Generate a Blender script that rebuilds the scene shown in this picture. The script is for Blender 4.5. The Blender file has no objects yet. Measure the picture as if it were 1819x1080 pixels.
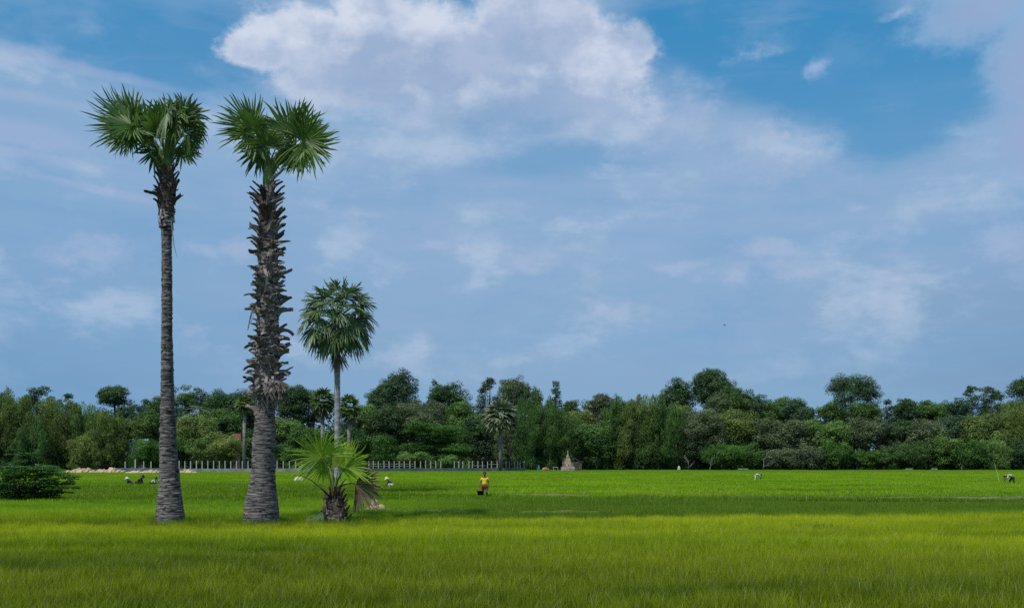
import bpy, math, random
import numpy as np
from mathutils import Vector, Matrix

PI = math.pi
F = 1768.0            # focal length in photo pixels
CX, HZ, H = 909.5, 823.0, 2.0
scene = bpy.context.scene
COL = scene.collection


def P(px, py, Y):
    return Vector(((px - CX) / F * Y, Y, H + (HZ - py) / F * Y))


def rnd(seed):
    return np.random.default_rng(seed)


# ---------------------------------------------------------------- node helper
class E:
    def __init__(s, nt, sock):
        s.nt, s.sock = nt, sock

    def _m(s, op, *a, clamp=False):
        n = s.nt.nodes.new('ShaderNodeMath')
        n.operation = op
        n.use_clamp = clamp
        for i, v in enumerate((s,) + a):
            if isinstance(v, E):
                s.nt.links.new(v.sock, n.inputs[i])
            else:
                n.inputs[i].default_value = v
        return E(s.nt, n.outputs[0])

    def __add__(s, o): return s._m('ADD', o)
    def __sub__(s, o): return s._m('SUBTRACT', o)
    def __mul__(s, o): return s._m('MULTIPLY', o)
    def __truediv__(s, o): return s._m('DIVIDE', o)
    def mx(s, o): return s._m('MAXIMUM', o)
    def mn(s, o): return s._m('MINIMUM', o)
    def pw(s, o): return s._m('POWER', o)
    def sqrt(s): return s._m('SQRT')
    def abs(s): return s._m('ABSOLUTE')
    def clamp(s): return s._m('ADD', 0.0, clamp=True)

    def ss(s, lo, hi, a=0.0, b=1.0):
        n = s.nt.nodes.new('ShaderNodeMapRange')
        n.interpolation_type = 'SMOOTHSTEP'
        s.nt.links.new(s.sock, n.inputs[0])
        n.inputs[1].default_value = lo
        n.inputs[2].default_value = hi
        n.inputs[3].default_value = a
        n.inputs[4].default_value = b
        return E(s.nt, n.outputs[0])


def noise(nt, vec, scale, detail=2, rough=0.5, dist=0.0, col=False):
    n = nt.nodes.new('ShaderNodeTexNoise')
    n.inputs['Scale'].default_value = scale
    n.inputs['Detail'].default_value = detail
    n.inputs['Roughness'].default_value = rough
    n.inputs['Distortion'].default_value = dist
    if vec is not None:
        nt.links.new(vec, n.inputs['Vector'])
    return n.outputs['Color'] if col else E(nt, n.outputs['Fac'])


def vscale(nt, vec, s, off=(0, 0, 0)):
    n = nt.nodes.new('ShaderNodeMapping')
    n.inputs['Scale'].default_value = s
    n.inputs['Location'].default_value = off
    nt.links.new(vec, n.inputs['Vector'])
    return n.outputs[0]


def mixc(nt, f, a, b, mode='MIX'):
    n = nt.nodes.new('ShaderNodeMix')
    n.data_type = 'RGBA'
    n.blend_type = mode
    if isinstance(f, E):
        nt.links.new(f.sock, n.inputs[0])
    else:
        n.inputs[0].default_value = f
    for i, v in ((6, a), (7, b)):
        if isinstance(v, (tuple, list)):
            n.inputs[i].default_value = (v[0], v[1], v[2], 1)
        else:
            nt.links.new(v, n.inputs[i])
    return n.outputs[2]


def new_mat(name):
    m = bpy.data.materials.new(name)
    m.use_nodes = True
    nt = m.node_tree
    nt.nodes.clear()
    out = nt.nodes.new('ShaderNodeOutputMaterial')
    return m, nt, out


def attr(nt, name):
    n = nt.nodes.new('ShaderNodeAttribute')
    n.attribute_name = name
    return E(nt, n.outputs['Fac'])


def principled(nt, out, col, rough=0.8, spec=0.3, bump=None, bstr=0.5, bdist=0.02):
    b = nt.nodes.new('ShaderNodeBsdfPrincipled')
    if isinstance(col, (tuple, list)):
        b.inputs['Base Color'].default_value = (*col, 1)
    else:
        nt.links.new(col, b.inputs['Base Color'])
    b.inputs['Roughness'].default_value = rough
    b.inputs['Specular IOR Level'].default_value = spec
    if bump is not None:
        bn = nt.nodes.new('ShaderNodeBump')
        bn.inputs['Strength'].default_value = bstr
        bn.inputs['Distance'].default_value = bdist
        nt.links.new(bump.sock, bn.inputs['Height'])
        nt.links.new(bn.outputs[0], b.inputs['Normal'])
    nt.links.new(b.outputs[0], out.inputs[0])
    return b


def simple_mat(name, c1, c2, scale=8.0, rough=0.85, spec=0.2, bstr=0.4):
    m, nt, out = new_mat(name)
    tc = nt.nodes.new('ShaderNodeTexCoord')
    f = noise(nt, tc.outputs['Object'], scale, 5, 0.65)
    col = mixc(nt, f.ss(0.3, 0.7), c1, c2)
    principled(nt, out, col, rough, spec, f, bstr, 0.02)
    return m


def leaf_mat(name, dark, light, transl=0.3, rough=0.6, spec=0.25, lt=None, wscale=0.25):
    """foliage: colour from per-face 'tone' attribute and slow world noise"""
    m, nt, out = new_mat(name)
    g = nt.nodes.new('ShaderNodeNewGeometry')
    t = attr(nt, 'tone')
    w = noise(nt, g.outputs['Position'], wscale, 2)
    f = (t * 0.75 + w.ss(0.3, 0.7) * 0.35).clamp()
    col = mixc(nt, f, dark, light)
    b = nt.nodes.new('ShaderNodeBsdfPrincipled')
    nt.links.new(col, b.inputs['Base Color'])
    b.inputs['Roughness'].default_value = rough
    b.inputs['Specular IOR Level'].default_value = spec
    tr = nt.nodes.new('ShaderNodeBsdfTranslucent')
    c2 = mixc(nt, 1.0, col, lt or (1.1, 1.2, 0.6), 'MULTIPLY')
    nt.links.new(c2, tr.inputs[0])
    mx = nt.nodes.new('ShaderNodeMixShader')
    mx.inputs[0].default_value = transl
    nt.links.new(b.outputs[0], mx.inputs[1])
    nt.links.new(tr.outputs[0], mx.inputs[2])
    nt.links.new(mx.outputs[0], out.inputs[0])
    return m


# ---------------------------------------------------------------- mesh helper
class MB:
    def __init__(s):
        s.v, s.f, s.t, s.n = [], [], [], 0

    def add(s, verts, faces, tone=0.5):
        verts = [tuple(v) for v in verts]
        k = s.n
        s.v.extend(verts)
        s.n += len(verts)
        s.f.extend([tuple(i + k for i in f) for f in faces])
        if isinstance(tone, (list, np.ndarray)):
            s.t.extend(tone)
        else:
            s.t.extend([tone] * len(faces))

    def tube(s, pts, radii, seg=8, cap=True, tone=0.5, squash=1.0):
        pts = [Vector(p) for p in pts]
        vs, fs = [], []
        prev = None
        for i, p in enumerate(pts):
            d = (pts[min(i + 1, len(pts) - 1)] - pts[max(i - 1, 0)]).normalized()
            if prev is None:
                u = d.orthogonal().normalized()
            else:
                u = (prev - d * prev.dot(d))
                u = u.normalized() if u.length > 1e-6 else d.orthogonal().normalized()
            prev = u
            w = d.cross(u)
            for k in range(seg):
                a = 2 * PI * k / seg
                vs.append(p + (u * math.cos(a) + w * math.sin(a) * squash) * radii[i])
        for i in range(len(pts) - 1):
            for k in range(seg):
                k2 = (k + 1) % seg
                fs.append((i * seg + k, i * seg + k2, (i + 1) * seg + k2, (i + 1) * seg + k))
        if cap:
            fs.append(tuple(reversed(range(seg))))
            fs.append(tuple((len(pts) - 1) * seg + k for k in range(seg)))
        s.add(vs, fs, tone)

    def box(s, c, size, rotz=0, tone=0.5, taper=1.0):
        hx, hy, hz = size[0] / 2, size[1] / 2, size[2] / 2
        vs = []
        for z, k in ((-hz, 1.0), (hz, taper)):
            for x, y in ((-hx, -hy), (hx, -hy), (hx, hy), (-hx, hy)):
                x, y = x * k, y * k
                vs.append((c[0] + x * math.cos(rotz) - y * math.sin(rotz), c[1] + x * math.sin(rotz) + y * math.cos(rotz), c[2] + z))
        s.add(vs, [(3, 2, 1, 0), (4, 5, 6, 7), (0, 1, 5, 4), (1, 2, 6, 5), (2, 3, 7, 6), (3, 0, 4, 7)], tone)

    def blob(s, c, r, seed=0, seg=14, rings=9, amp=0.12, tone=0.5):
        R = rnd(seed)
        ph = R.uniform(0, 6.28, 8)
        vs, fs = [], []
        for i in range(rings + 1):
            th = PI * i / rings
            for k in range(seg):
                a = 2 * PI * k / seg
                q = 1 + amp * (math.sin(3 * a + ph[0] + 2 * th) + math.sin(5 * th + ph[1]) * math.sin(4 * a + ph[2]) + 0.6 * math.sin(9 * a + ph[3] + 7 * th))
                vs.append((c[0] + r[0] * q * math.sin(th) * math.cos(a), c[1] + r[1] * q * math.sin(th) * math.sin(a), c[2] + r[2] * q * math.cos(th)))
        for i in range(rings):
            for k in range(seg):
                k2 = (k + 1) % seg
                fs.append((i * seg + k, (i + 1) * seg + k, (i + 1) * seg + k2, i * seg + k2))
        s.add(vs, fs, tone)

    def obj(s, name, mat, parent=None, smooth=False, loc=None):
        me = bpy.data.meshes.new(name)
        me.from_pydata(s.v, [], s.f)
        a = me.attributes.new('tone', 'FLOAT', 'FACE')
        a.data.foreach_set('value', np.array(s.t, dtype=np.float32))
        if smooth:
            me.polygons.foreach_set('use_smooth', [True] * len(me.polygons))
        me.materials.append(mat)
        me.update()
        o = bpy.data.objects.new(name, me)
        COL.objects.link(o)
        if parent is not None:
            o.parent = parent
        if loc is not None:
            o.location = loc
        return o


def quads_obj(name, V, T, mat, parent=None, tri=False):
    """fast mesh: V (n,4 or 3,3) array of faces, T tone per face"""
    n, k = V.shape[0], V.shape[1]
    me = bpy.data.meshes.new(name)
    me.vertices.add(n * k)
    me.vertices.foreach_set('co', V.reshape(-1).astype(np.float32))
    me.loops.add(n * k)
    me.loops.foreach_set('vertex_index', np.arange(n * k, dtype=np.int32))
    me.polygons.add(n)
    me.polygons.foreach_set('loop_start', np.arange(0, n * k, k, dtype=np.int32))
    me.update(calc_edges=True)
    a = me.attributes.new('tone', 'FLOAT', 'FACE')
    a.data.foreach_set('value', T.astype(np.float32))
    me.materials.append(mat)
    o = bpy.data.objects.new(name, me)
    COL.objects.link(o)
    if parent is not None:
        o.parent = parent
    return o


def thing(name, label, cat, loc=(0, 0, 0), group=None):
    o = bpy.data.objects.new(name, None)
    o.empty_display_size = 0.3
    COL.objects.link(o)
    o.location = loc
    return tag(o, label, cat, group)


def tag(o, label=None, cat=None, group=None, kind=None):
    if label:
        o['label'] = label
    if cat:
        o['category'] = cat
    if group:
        o['group'] = group
    if kind:
        o['kind'] = kind
    return o


# ================================================================ materials
M = {}
M['frond'] = leaf_mat('palm_frond', (0.018, 0.060, 0.012), (0.185, 0.310, 0.075), 0.32, 0.42, 0.4, wscale=1.5)
M['frond_pale'] = leaf_mat('palm_frond_pale', (0.05, 0.10, 0.04), (0.20, 0.28, 0.13), 0.2, 0.5, 0.35, wscale=2)
M['frond_young'] = leaf_mat('palm_frond_young', (0.07, 0.18, 0.010), (0.42, 0.58, 0.06), 0.42, 0.45, 0.35, wscale=2)
M['frond_far'] = leaf_mat('palm_frond_far', (0.022, 0.066, 0.020), (0.19, 0.27, 0.10), 0.25, 0.45, 0.4, wscale=1)
M['frond_dead'] = leaf_mat('dead_frond', (0.030, 0.016, 0.012), (0.30, 0.215, 0.175), 0.1, 0.7, 0.2, wscale=6)
M['petiole'] = leaf_mat('petiole_green', (0.05, 0.10, 0.015), (0.17, 0.24, 0.05), 0.05, 0.5, 0.4, wscale=3)
M['petiole_orange'] = leaf_mat('petiole_orange', (0.24, 0.16, 0.02), (0.48, 0.34, 0.06), 0.05, 0.5, 0.4, wscale=3)
M['petiole_dark'] = leaf_mat('petiole_dark', (0.02, 0.022, 0.015), (0.07, 0.065, 0.04), 0.0, 0.7, 0.2, wscale=3)


def boot_mat(name, dark, light):
    m, nt, out = new_mat(name)
    tc = nt.nodes.new('ShaderNodeNewGeometry')
    v = vscale(nt, tc.outputs['Position'], (14, 14, 5))
    f = noise(nt, v, 1.6, 5, 0.7)
    t = attr(nt, 'tone')
    col = mixc(nt, (f.ss(0.32, 0.68) * 0.6 + t * 0.55).clamp(), dark, light)
    principled(nt, out, col, 0.85, 0.2, f, 0.7, 0.03)
    return m


M['boot'] = boot_mat('leaf_base_grey', (0.016, 0.012, 0.011), (0.37, 0.33, 0.31))
M['boot_dark'] = boot_mat('leaf_base_brown', (0.010, 0.007, 0.005), (0.17, 0.125, 0.10))


def trunk_mat(name, cdark, clight, zs=34.0, patch=0.5):
    m, nt, out = new_mat(name)
    g = nt.nodes.new('ShaderNodeNewGeometry')
    pos = g.outputs['Position']
    v1 = vscale(nt, pos, (3.0, 3.0, zs))
    f1 = noise(nt, v1, 1.0, 6, 0.72, 0.3)
    v2 = vscale(nt, pos, (3.0, 3.0, 4.5))
    f2 = noise(nt, v2, 1.0, 4, 0.6)
    v3 = vscale(nt, pos, (7, 7, 14))
    f3 = noise(nt, v3, 1.0, 3, 0.6)
    tone = attr(nt, 'tone')
    k = (f1.ss(0.42, 0.62) * 0.70 + tone * 0.25).clamp()
    col = mixc(nt, k, cdark, clight)
    blot = (f3.ss(0.60, 0.53, 1.0, 0.0) * f2.ss(0.42, 0.62) * patch)
    col = mixc(nt, blot, col, (0.014, 0.012, 0.012))
    lich = f2.ss(0.62, 0.74) * 0.35
    col = mixc(nt, lich, col, (0.30, 0.29, 0.28))
    principled(nt, out, col, 0.9, 0.15, f1 + f3 * 0.5, 1.0, 0.035)
    return m


M['trunk'] = trunk_mat('palm_trunk', (0.020, 0.018, 0.018), (0.31, 0.285, 0.280), patch=1.0)
M['trunk_pale'] = trunk_mat('palm_trunk_pale', (0.20, 0.20, 0.20), (0.40, 0.40, 0.40), 8, 0.0)
M['trunk_far'] = simple_mat('bark_far', (0.10, 0.095, 0.085), (0.30, 0.29, 0.27), 1.5)
M['bark'] = simple_mat('bark_brown', (0.03, 0.028, 0.022), (0.12, 0.11, 0.095), 2.0)
M['dead_wood'] = simple_mat('dead_wood', (0.10, 0.10, 0.095), (0.28, 0.27, 0.26), 2.0)

CR = {
    'dk': ((0.010, 0.032, 0.013), (0.085, 0.165, 0.050)),
    'md': ((0.014, 0.046, 0.012), (0.115, 0.225, 0.045)),
    'lt': ((0.026, 0.072, 0.016), (0.190, 0.315, 0.070)),
    'ol': ((0.024, 0.052, 0.011), (0.220, 0.310, 0.070)),
    'gy': ((0.028, 0.052, 0.024), (0.185, 0.235, 0.110)),
    'br': ((0.024, 0.042, 0.018), (0.155, 0.205, 0.085)),
    'gn': ((0.015, 0.052, 0.008), (0.100, 0.225, 0.030)),
    'bl': ((0.012, 0.038, 0.022), (0.095, 0.175, 0.080)),  # blue tint stands in for distance haze
    'yl': ((0.05, 0.085, 0.018), (0.28, 0.35, 0.085)),
}
for k, (a, b) in CR.items():
    M['cr_' + k] = leaf_mat('foliage_' + k, a, b, 0.22, 0.6, 0.25, wscale=0.22)


# ---- rice: crop greens with cloud-shadow bands painted in, by world metres
def field_shade_colour(nt):
    g = nt.nodes.new('ShaderNodeNewGeometry')
    sp = nt.nodes.new('ShaderNodeSeparateXYZ')
    nt.links.new(g.outputs['Position'], sp.inputs[0])
    X, Y, Z = (E(nt, sp.outputs[i]) for i in range(3))
    pos = g.outputs['Position']
    wob = noise(nt, vscale(nt, pos, (0.05, 0.05, 0)), 1.0, 2)
    wob2 = noise(nt, vscale(nt, pos, (0.45, 0.3, 0)), 1.0, 3)
    Yw = Y + (wob - 0.5) * 9 + (wob2 - 0.5) * 2.5
    big = noise(nt, vscale(nt, pos, (0.05, 0.26, 0)), 1.0, 5, 0.62)
    mid = noise(nt, vscale(nt, pos, (0.28, 0.9, 0)), 1.0, 5, 0.68)
    fine = noise(nt, vscale(nt, pos, (3.2, 3.2, 0)), 1.0, 2)
    # lush far plot / yellow green near plot
    far = mixc(nt, big.ss(0.35, 0.65), (0.22, 0.43, 0.008), (0.40, 0.60, 0.014))
    near = mixc(nt, big.ss(0.36, 0.64), (0.30, 0.42, 0.008), (0.58, 0.64, 0.015))
    fr = mixc(nt, mid.ss(0.3, 0.7), (0.18, 0.26, 0.009), (0.36, 0.40, 0.022))  # nearest strip, dimmed by cloud shade put into the colour
    dark = mixc(nt, mid.ss(0.3, 0.7), (0.10, 0.22, 0.010), (0.20, 0.32, 0.016))  # darker green painted for the cloud-shadow bands
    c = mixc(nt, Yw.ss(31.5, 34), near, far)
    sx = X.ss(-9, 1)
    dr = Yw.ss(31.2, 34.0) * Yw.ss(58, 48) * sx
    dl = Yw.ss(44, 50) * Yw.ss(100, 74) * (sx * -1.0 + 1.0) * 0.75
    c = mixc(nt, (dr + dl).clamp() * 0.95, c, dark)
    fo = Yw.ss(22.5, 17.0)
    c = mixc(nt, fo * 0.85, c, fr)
    # streaky duller and darker patches, set by noise
    st = mid.ss(0.48, 0.66) * 0.75
    c = mixc(nt, st, c, mixc(nt, 1.0, c, (0.50, 0.62, 0.6), 'MULTIPLY'))
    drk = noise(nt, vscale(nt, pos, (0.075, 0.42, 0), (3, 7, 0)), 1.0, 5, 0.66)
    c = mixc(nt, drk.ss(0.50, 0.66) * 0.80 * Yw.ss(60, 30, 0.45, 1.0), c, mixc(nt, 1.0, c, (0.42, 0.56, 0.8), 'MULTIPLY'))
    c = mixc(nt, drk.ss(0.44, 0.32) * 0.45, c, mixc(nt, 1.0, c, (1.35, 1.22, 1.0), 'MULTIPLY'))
    edge = Yw.ss(165, 225) * 0.55
    c = mixc(nt, edge, c, (0.15, 0.34, 0.025))
    return c, Z, fine, X, Y


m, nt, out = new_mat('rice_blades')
c, Z, fine, X, Y = field_shade_colour(nt)
t = attr(nt, 'tone')
c = mixc(nt, (t.ss(0.86, 0.95)) * 0.65, c, (0.62, 0.60, 0.26))
c = mixc(nt, t.ss(0.12, 0.0) * 0.6, c, (0.10, 0.18, 0.03))
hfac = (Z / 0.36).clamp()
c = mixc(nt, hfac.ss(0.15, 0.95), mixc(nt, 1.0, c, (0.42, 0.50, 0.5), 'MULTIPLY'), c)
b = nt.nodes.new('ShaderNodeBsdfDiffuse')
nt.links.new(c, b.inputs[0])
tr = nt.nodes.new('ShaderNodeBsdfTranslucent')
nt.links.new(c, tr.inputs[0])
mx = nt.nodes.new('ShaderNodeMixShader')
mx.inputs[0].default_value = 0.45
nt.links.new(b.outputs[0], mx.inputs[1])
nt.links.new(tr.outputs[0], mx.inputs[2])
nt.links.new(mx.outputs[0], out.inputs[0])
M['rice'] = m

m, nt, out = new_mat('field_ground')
c, Z, fine, X, Y = field_shade_colour(nt)
g = nt.nodes.new('ShaderNodeNewGeometry')
n2 = noise(nt, vscale(nt, g.outputs['Position'], (1.2, 0.7, 1)), 1.0, 4, 0.65)
c2 = mixc(nt, 1.0, c, (0.26, 0.28, 0.4), 'MULTIPLY')
c2 = mixc(nt, n2.ss(0.4, 0.75) * 0.4, c2, (0.06, 0.055, 0.03))
dd = (X * X + Y * Y).sqrt()
c2 = mixc(nt, dd.ss(262, 300), c2, (0.035, 0.045, 0.020))
principled(nt, out, c2, 0.95, 0.1, n2, 0.6, 0.05)
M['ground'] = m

M['bund'] = simple_mat('dry_bund', (0.07, 0.10, 0.025), (0.17, 0.18, 0.07), 2.2)
M['bund_grass'] = leaf_mat('bund_grass', (0.10, 0.17, 0.03), (0.26, 0.32, 0.11), 0.3, 0.7, 0.1, wscale=1)
M['soil'] = simple_mat('pale_soil', (0.22, 0.15, 0.09), (0.50, 0.39, 0.27), 1.1, 0.95)
M['sand'] = simple_mat('pale_sand', (0.30, 0.20, 0.125), (0.58, 0.45, 0.32), 0.9, 0.95)
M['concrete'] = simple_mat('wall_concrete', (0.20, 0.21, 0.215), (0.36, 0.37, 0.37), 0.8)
M['concrete_blue'] = simple_mat('wall_concrete_blue', (0.085, 0.11, 0.12), (0.17, 0.20, 0.21), 0.8)
M['post'] = simple_mat('post_concrete', (0.30, 0.31, 0.28), (0.54, 0.55, 0.50), 1.2)
M['white'] = simple_mat('white_paint', (0.30, 0.31, 0.30), (0.48, 0.48, 0.46), 2.0)
M['stone'] = simple_mat('shrine_stone', (0.17, 0.14, 0.10), (0.42, 0.34, 0.25), 2.5)
M['pink'] = simple_mat('shrine_pink', (0.42, 0.25, 0.22), (0.58, 0.38, 0.34), 2.5)
M['stone_grey'] = simple_mat('shrine_base', (0.22, 0.21, 0.23), (0.42, 0.40, 0.42), 2.5)
M['roof_red'] = simple_mat('roof_red', (0.13, 0.05, 0.035), (0.22, 0.10, 0.07), 1.5)
M['roof_green'] = simple_mat('roof_green', (0.22, 0.42, 0.36), (0.34, 0.55, 0.48), 1.5, 0.5)
M['roof_blue'] = simple_mat('roof_blue', (0.20, 0.30, 0.36), (0.40, 0.52, 0.58), 1.5, 0.5)
M['glass'] = simple_mat('window_dark', (0.01, 0.012, 0.014), (0.03, 0.03, 0.035), 3, 0.2)
M['skin'] = simple_mat('skin_brown', (0.12, 0.060, 0.034), (0.17, 0.090, 0.052), 9, 0.6)
M['hair'] = simple_mat('hair_black', (0.008, 0.008, 0.009), (0.02, 0.02, 0.02), 30, 0.5)
M['yellow'] = simple_mat('cloth_yellow', (0.72, 0.50, 0.03), (0.85, 0.64, 0.06), 14)
M['maroon'] = simple_mat('cloth_maroon', (0.085, 0.008, 0.010), (0.14, 0.016, 0.018), 14)
M['black'] = simple_mat('black_plastic', (0.008, 0.010, 0.011), (0.018, 0.020, 0.022), 10, 0.4)
M['cl_white'] = simple_mat('cloth_white', (0.42, 0.42, 0.40), (0.60, 0.60, 0.57), 12)
M['cl_pink'] = simple_mat('cloth_pale_pink', (0.42, 0.36, 0.38), (0.60, 0.52, 0.54), 12)
M['cl_dark'] = simple_mat('cloth_dark', (0.012, 0.014, 0.020), (0.035, 0.040, 0.050), 12)
M['cl_blue'] = simple_mat('cloth_navy', (0.03, 0.035, 0.07), (0.06, 0.07, 0.12), 12)
M['straw'] = simple_mat('straw', (0.42, 0.38, 0.22), (0.62, 0.58, 0.36), 12)
M['tarp'] = simple_mat('blue_tarp', (0.03, 0.12, 0.24), (0.05, 0.2, 0.36), 5)
M['clay'] = simple_mat('orange_clay', (0.24, 0.11, 0.07), (0.34, 0.18, 0.11), 3)


# ================================================================ palms
def fan_blade(mb, hub, axis, normal, R, nseg=44, spread=150, join=0.50, droop=0.12, seed=1, cup=0.12, pleat=0.35, broken=0.0, wid=1.0):
    """a costapalmate leaf blade: pleated segments joined to `join`, then free tapering tips"""
    G = rnd(seed)
    if nseg > 26:
        nseg = int(nseg * 0.68)
    a = Vector(axis).normalized()
    n = Vector(normal)
    n = (n - a * n.dot(a)).normalized()
    s = n.cross(a)
    hub = Vector(hub)
    sp = math.radians(spread)
    dth = 2 * sp / nseg
    vs, fs, tn = [], [], []
    ts = [0.04, join * 0.55, join, join + (1 - join) * 0.4, join + (1 - join) * 0.75, 1.0]
    ph = G.uniform(0, 6.28)
    for k in range(nseg):
        th = -sp + (k + 0.5) * dth
        L = R * (0.80 + 0.20 * math.cos(th * 0.5)) * G.uniform(0.82, 1.08)
        jit = G.normal(0, dth * 0.55)
        wave = 0.06 * math.sin(th * 3 + ph)
        dr = droop * G.uniform(0.4, 1.7)
        kink = G.random() < broken
        tw = G.normal(0, 0.55)
        base = len(vs)
        tone = float(np.clip(G.normal(0.42, 0.16), 0, 1))
        for i, t in enumerate(ts):
            free = max(0.0, (t - join) / (1 - join))
            ang = th + jit * free
            d = a * math.cos(ang) + s * math.sin(ang)
            p = hub + d * (L * t) + n * (R * (cup * t * t + wave * t + G.normal(0, 0.02) * free))
            p.z -= R * dr * (t ** 2.2)
            if kink and free > 0.3:
                p.z -= R * 0.55 * (free - 0.3)
                p -= d * (R * 0.30 * (free - 0.3))
            w = L * join * math.tan(dth / 2) * wid
            hw = w * {0: t / join, 1: t / join, 2: 1.02, 3: 1.0, 4: 0.62, 5: 0.03}[i]
            q = s * math.cos(ang) - a * math.sin(ang)
            nn = n
            if free > 0:
                q2 = q * math.cos(tw * free) + n * math.sin(tw * free)
                nn = n * math.cos(tw * free) - q * math.sin(tw * free)
                q = q2
            rise = hw * pleat * 2
            vs += [p - q * hw - nn * rise * 0.5, p + nn * rise * 0.5, p + q * hw - nn * rise * 0.5]
        for i in range(len(ts) - 1):
            b0, b1 = base + 3 * i, base + 3 * i + 3
            fs += [(b0, b0 + 1, b1 + 1, b1), (b0 + 1, b0 + 2, b1 + 2, b1 + 1)]
            tt = min(1, tone + 0.06 * i - 0.1)
            tn += [max(0, tt - 0.10), min(1, tt + 0.10)]
    mb.add(vs, fs, tn)


def petiole_pts(p0, hub, axis, n=7, up=0.35):
    p0, hub = Vector(p0), Vector(hub)
    L = (hub - p0).length
    c1 = p0 + Vector((0, 0, 1)) * L * up + (hub - p0) * 0.15
    c2 = hub - Vector(axis).normalized() * L * 0.3
    pts = []
    for i in range(n + 1):
        t = i / n
        pts.append(p0 * (1 - t) ** 3 + c1 * 3 * t * (1 - t) ** 2 + c2 * 3 * t * t * (1 - t) + hub * t ** 3)
    return pts


def axis_from(ang, fs):
    a, f = math.radians(ang), math.radians(fs)
    return Vector((math.cos(a) * math.cos(f), -math.sin(f), math.sin(a) * math.cos(f)))


def frond(root, base, spec, Yb, mats, seed, scale_px, pet_r=0.035):
    """spec: hubx, huby, depth offset, direction deg, foreshorten deg, roll deg, radius px, dict of options"""
    hx, hy, dy, ang, fs, roll, rp = spec[:7]
    opt = dict(spec[7]) if len(spec) > 7 else {}
    mat = opt.pop('mat', mats[0])
    pm = opt.pop('pmat', mats[1])
    up = opt.pop('up', 0.35)
    hub = P(hx, hy, Yb + 0.0)
    hub.y += dy
    ax = axis_from(ang, fs)
    vdir = Vector((0, -1, 0))
    n = (vdir - ax * vdir.dot(ax)).normalized()
    n = Matrix.Rotation(math.radians(roll), 3, ax) @ n
    mb = MB()
    org = Vector(root.location)
    R = rp / scale_px
    fan_blade(mb, hub - org, ax, n, R, seed=seed, **opt)
    f = mb.obj('frond', mat, root)
    pb = MB()
    pts = petiole_pts(Vector(base) - org, hub - org + ax * R * 0.12, ax, up=up)
    pb.tube(pts, [pet_r * (1.5 - 1.1 * i / (len(pts) - 1)) for i in range(len(pts))], 6, tone=0.5, squash=0.6)
    pb.obj('petiole', pm, f, smooth=True)
    return f


def denser(fr, seed):
    """a second, slightly smaller frond behind each listed one"""
    G = rnd(seed)
    out_ = list(fr)
    for q in fr:
        if q[6] < 40 or 262 < q[0] < 300 or 466 < q[0] < 520:
            continue
        o = {k: v for k, v in q[7].items() if k in ('nseg', 'droop')}
        o['spread'] = q[7].get('spread', 120) * 0.85
        o['broken'] = 0.08
        out_.append((q[0] + G.normal(0, 6), q[1] + G.normal(0, 5), q[2] + 0.3, q[3] + G.uniform(-38, 38), q[4] + G.uniform(-5, 35), q[5] + G.uniform(-55, 55), q[6] * G.uniform(0.74, 0.9), o))
    return out_


def trunk_mesh(profile, Y, org, step=0.038, seg=44, rough=0.011, seed=3):
    """profile: list of (py, left px, right px) -> ringed trunk around its axis"""
    pr = sorted([(H + (HZ - py) / F * Y, (((l + r) / 2) - CX) / F * Y, (r - l) / 2 / F * Y) for py, l, r in profile])
    zs = np.arange(0.0 - 0.1, pr[-1][0], step)
    Z = [p[0] for p in pr]
    cx = np.interp(zs, Z, [p[1] for p in pr])
    rr = np.interp(zs, Z, [p[2] for p in pr])
    G = rnd(seed)
    # smooth the profile
    k = np.ones(15) / 15
    pad = lambda a: np.convolve(np.pad(a, 7, mode='edge'), k, mode='valid')
    cx, rr = pad(cx), pad(rr)
    ang = np.linspace(0, 2 * PI, seg, endpoint=False)
    ring = G.normal(0, 1, (len(zs), 1))
    loc = G.normal(0, 1, (len(zs), seg))
    loc = (loc + np.roll(loc, 1, 1) + np.roll(loc, 2, 1) + np.roll(loc, -1, 1)) / 2
    blot = np.zeros((len(zs), seg))
    for _ in range(10):
        a0, k1, k2 = G.uniform(0, 6.28), G.integers(1, 7), G.uniform(0.8, 6)
        blot += np.sin(ang[None, :] * k1 + zs[:, None] * k2 + a0)
    disp = ring * rough * 0.35 + loc * rough * 0.60 + np.where(blot > 4.6, -rough * 2.2, 0) + blot * rough * 0.12
    R = rr[:, None] * 1.0 + disp
    X = cx[:, None] + R * np.cos(ang)[None, :]
    YY = R * np.sin(ang)[None, :]
    V = np.stack([X - org[0], YY + (Y - org[1]), np.repeat(zs[:, None], seg, 1) - org[2]], -1).reshape(-1, 3)
    fs, tn = [], []
    for i in range(len(zs) - 1):
        for j in range(seg):
            j2 = (j + 1) % seg
            fs.append((i * seg + j, i * seg + j2, (i + 1) * seg + j2, (i + 1) * seg + j))
            tn.append(float(np.clip(0.45 + 0.38 * loc[i, j] + 0.08 * ring[i, 0] - (0.5 if blot[i, j] > 4.6 else 0), 0, 1)))
    mb = MB()
    mb.add(V.tolist(), fs, tn)
    return mb, (lambda z: (float(np.interp(z, zs, cx)), float(np.interp(z, zs, rr))))


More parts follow.
